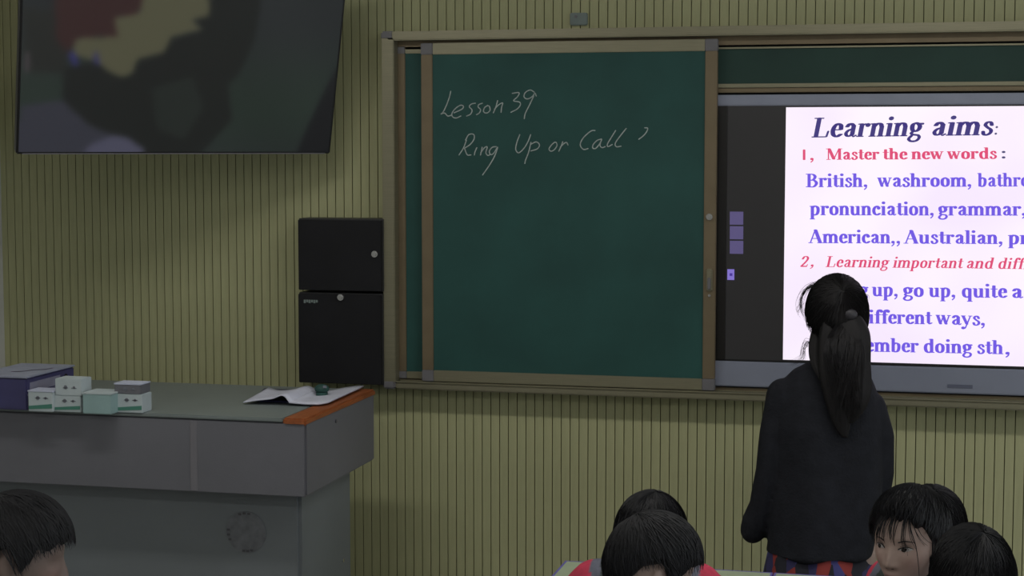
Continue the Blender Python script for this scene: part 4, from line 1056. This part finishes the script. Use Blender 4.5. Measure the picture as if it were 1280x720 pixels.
# legs
for s, px in ((-1, 1008), (1, 1062)):
    h_ = T(px, 690); k_ = Vector((h_.x, h_.y, .46)); a_ = Vector((h_.x, h_.y, .09))
    body.cone(h_, .085, k_, .055); body.cone(k_, .052, a_, .036); body.cone(a_, .034, a_ + vf * .12 - up * .05, .028)
    sh = Shape(); q = a_ - up * .048 - vf * .04; sh.cone(q, .04, q + vf * .12, .038); sh.cone(q + vf * .12, .038, q + vf * .19, .032)
    obj('shoe', sh.remesh('shoe', .006, 3, base), 'shoe', tch, smooth=True)
bo = body.remesh('body', .005, 3, base); HMi = HMt.inverted()
colour(bo, lambda P: np.where((np.linalg.norm(P + bn - np.array(HMt.translation), axis=1) < .16)[:, None], face_colour(xf(HMi, P + bn), SKIN * .8), SKIN * .8))
obj('body', bo, 'skin', tch, smooth=True)
cm = card.remesh('cardigan', .0055, 6, base)
# soft folds running down the back
n = len(cm.vertices); P = np.empty(n * 3); cm.vertices.foreach_get('co', P); P = P.reshape(-1, 3)
N = np.empty(n * 3); cm.vertices.foreach_get('normal', N); N = N.reshape(-1, 3)
u = P @ np.array(vr); am = sstep((1.32 - P[:, 2]) / .5) * .007
P += N * (np.sin(u * 38 + 2 * np.sin(P[:, 2] * 5)) * am)[:, None]; cm.vertices.foreach_set('co', P.ravel())
obj('cardigan', cm, 'cardigan', tch, smooth=True)
sk = Shape(); V = []
nk_ = 96
def skirt():
    rows = [(668, .150, .125), (690, .160, .130), (715, .172, .145), (760, .19, .165), (830, .215, .19), (885, .225, .205)]
    V, Fq = [], []
    for i, (py, rx, ry) in enumerate(rows):
        c = T(1024, py)
        for j in range(nk_):
            a = 2 * math.pi * j / nk_; w_ = 1 + .035 * (i / 3) * math.sin(a * 14)
            V.append(np.array(c + vr * (rx * w_ * math.cos(a)) + vf * (ry * w_ * math.sin(a))) - bn)
    for i in range(len(rows) - 1):
        for j in range(nk_): q = i * nk_ + j; p = i * nk_ + (j + 1) % nk_; Fq.append((q, q + nk_, p + nk_, p))
    o = obj('skirt', mesh_from('skirt', V, Fq), 'plaid', tch, smooth=True)
    s = o.modifiers.new('s', 'SOLIDIFY'); s.thickness = .004
skirt()
# teacher hair: cap, ponytail in two locks, fly-away strands, clip
hv, hf = hair_cap('woman', (.018, .026), 21, 1.04, amp=.0013)
th_ = obj('hair', mesh_from('hair', xf(HMt, hv) - bn, hf), 'hair_brown', tch, smooth=True)
sv, sf = cap_strands('woman', 1500, (.018, .026), 21, 1.04, (.0, -.75), lift=.0012)
o = obj('hair_strands', mesh_from('hair_strands', xf(HMt, np.array(sv)) - bn, sf), 'hair_brown', th_); o['kind'] = 'stuff'
def lock(pts, flat_, seed, amp=.004):
    """pts: (px, py, depth towards camera, half width m)"""
    Pq = crom([(*P3(px, py, -d), w_) for px, py, d, w_ in pts], 6); n = 28; V, Fq = [], []
    for i, q in enumerate(Pq):
        c = Vector(q[:3])
        for j in range(n):
            a = 2 * math.pi * j / n; k = q[3] * (1 + .05 * math.sin(a * 5 + seed) + .03 * math.sin(a * 9 + i * .2))
            V.append(np.array(c + vr * (k * math.cos(a)) + vf * (k * flat_ * math.sin(a))) - bn)
    for i in range(len(Pq) - 1):
        for j in range(n): q = i * n + j; p = i * n + (j + 1) % n; Fq.append((q, p, p + n, q + n))
    Fq.append(list(range(n))[::-1]); Fq.append([(len(Pq) - 1) * n + j for j in range(n)])
    return V, Fq
V, Fq = lock([(1036, 395, .085, .036), (1034, 425, .10, .046), (1033, 460, .125, .046), (1037, 495, .135, .038), (1042, 522, .135, .026), (1046, 538, .135, .008)], .5, 1)
o = obj('ponytail_lock', mesh_from('ponytail_lock', V, Fq), 'hair_brown', th_, smooth=True)
V, Fq = lock([(1054, 385, .095, .026), (1058, 410, .115, .046), (1057, 445, .135, .048), (1057, 478, .145, .048), (1056, 502, .145, .034), (1052, 520, .14, .010)], .55, 2)
o = obj('ponytail_lock', mesh_from('ponytail_lock', V, Fq), 'hair_brown', th_, smooth=True)
V, Fq = lock([(1024, 405, .02, .022), (1019, 430, .04, .026), (1017, 450, .075, .022), (1022, 470, .11, .012)], .7, 5)
o = obj('side_hair', mesh_from('side_hair', V, Fq), 'hair_brown', th_, smooth=True)
bm = bmesh.new(); bmesh.ops.create_uvsphere(bm, u_segments=24, v_segments=12, radius=1)
c = P3(1054, 389, -.118)
for v in bm.verts: v.co = c + vr * (v.co.x * .021) + vf * (v.co.y * .012) + up * (v.co.z * .018) - base
cl = obj('hair_clip', bm, 'clip', th_, smooth=True)
r_ = np.random.default_rng(5); fl = []
for k in range(120):      # strands over the ponytail
    x0 = 1053 + r_.uniform(-34, 14); e = (1048 + r_.uniform(-24, 18), 520 + r_.uniform(-40, 18))
    fl.append(crom([P3(1054 + r_.uniform(-8, 8), 388, -.10), P3(x0, 425, -.155), P3((x0 + e[0]) / 2 + r_.uniform(-3, 3), 470, -.175), P3(*e, -.165)], 4))
V, Fq = tubes([[np.array(p) - bn for p in q] for q in fl], .0011, .3, 3)
o = obj('ponytail_strands', mesh_from('ponytail_strands', V, Fq), 'hair_brown', th_); o['kind'] = 'stuff'
fl = []
for k in range(26):       # loose hair arching out at the left temple
    j = r_.uniform(-3, 3); w_ = r_.uniform(-2, 5)
    fl.append(crom([P3(1022 + j, 356 + j, 0), P3(1010 - w_ * .3, 361 + j * .5, .01), P3(1003 - w_ * .4, 374 + j, .02), P3(1003 - w_ * .2, 388 + j, .03), P3(1007, 398 + 2 * j, .03)][: 5 if k % 3 else 4], 5))
for k in range(16):       # wisps at the neck, left
    j = r_.uniform(-4, 4)
    fl.append(crom([P3(1018, 432 + j, -.02), P3(1010 + j, 428 + j, -.01), P3(1005 + j * .5, 436, 0), P3(1003 + j, 447 + j * .4, -.01), P3(992 + 2 * j, 455 + j * .4, -.01)], 5))
for k in range(22):       # fine halo on the crown
    a = r_.uniform(-1.6, 1.5); rr = r_.uniform(.98, 1.04)
    c0 = (1043 + 42 * math.sin(a), 392 - 45 * math.cos(a)); a2 = a + r_.uniform(.15, .4) * (1 if r_.random() < .5 else -1)
    c1 = (1043 + 44 * rr * math.sin((a + a2) / 2), 392 - 48 * rr * math.cos((a + a2) / 2)); c2 = (1043 + 43 * math.sin(a2), 392 - 46 * math.cos(a2))
    fl.append(crom([P3(*c0, 0), P3(*c1, 0), P3(*c2, 0)], 5))
V, Fq = tubes([[np.array(p) + of_ - bn for p in q] for q, of_ in ((q, r_.normal(0, .004, 3)) for q in fl)], .0006, .3, 3)
o = obj('loose_hair', mesh_from('loose_hair', V, Fq), 'hair_brown', th_); o['kind'] = 'stuff'
print('tris', sum(len(o.data.polygons) for o in bpy.data.objects if o.type == 'MESH') * 2)
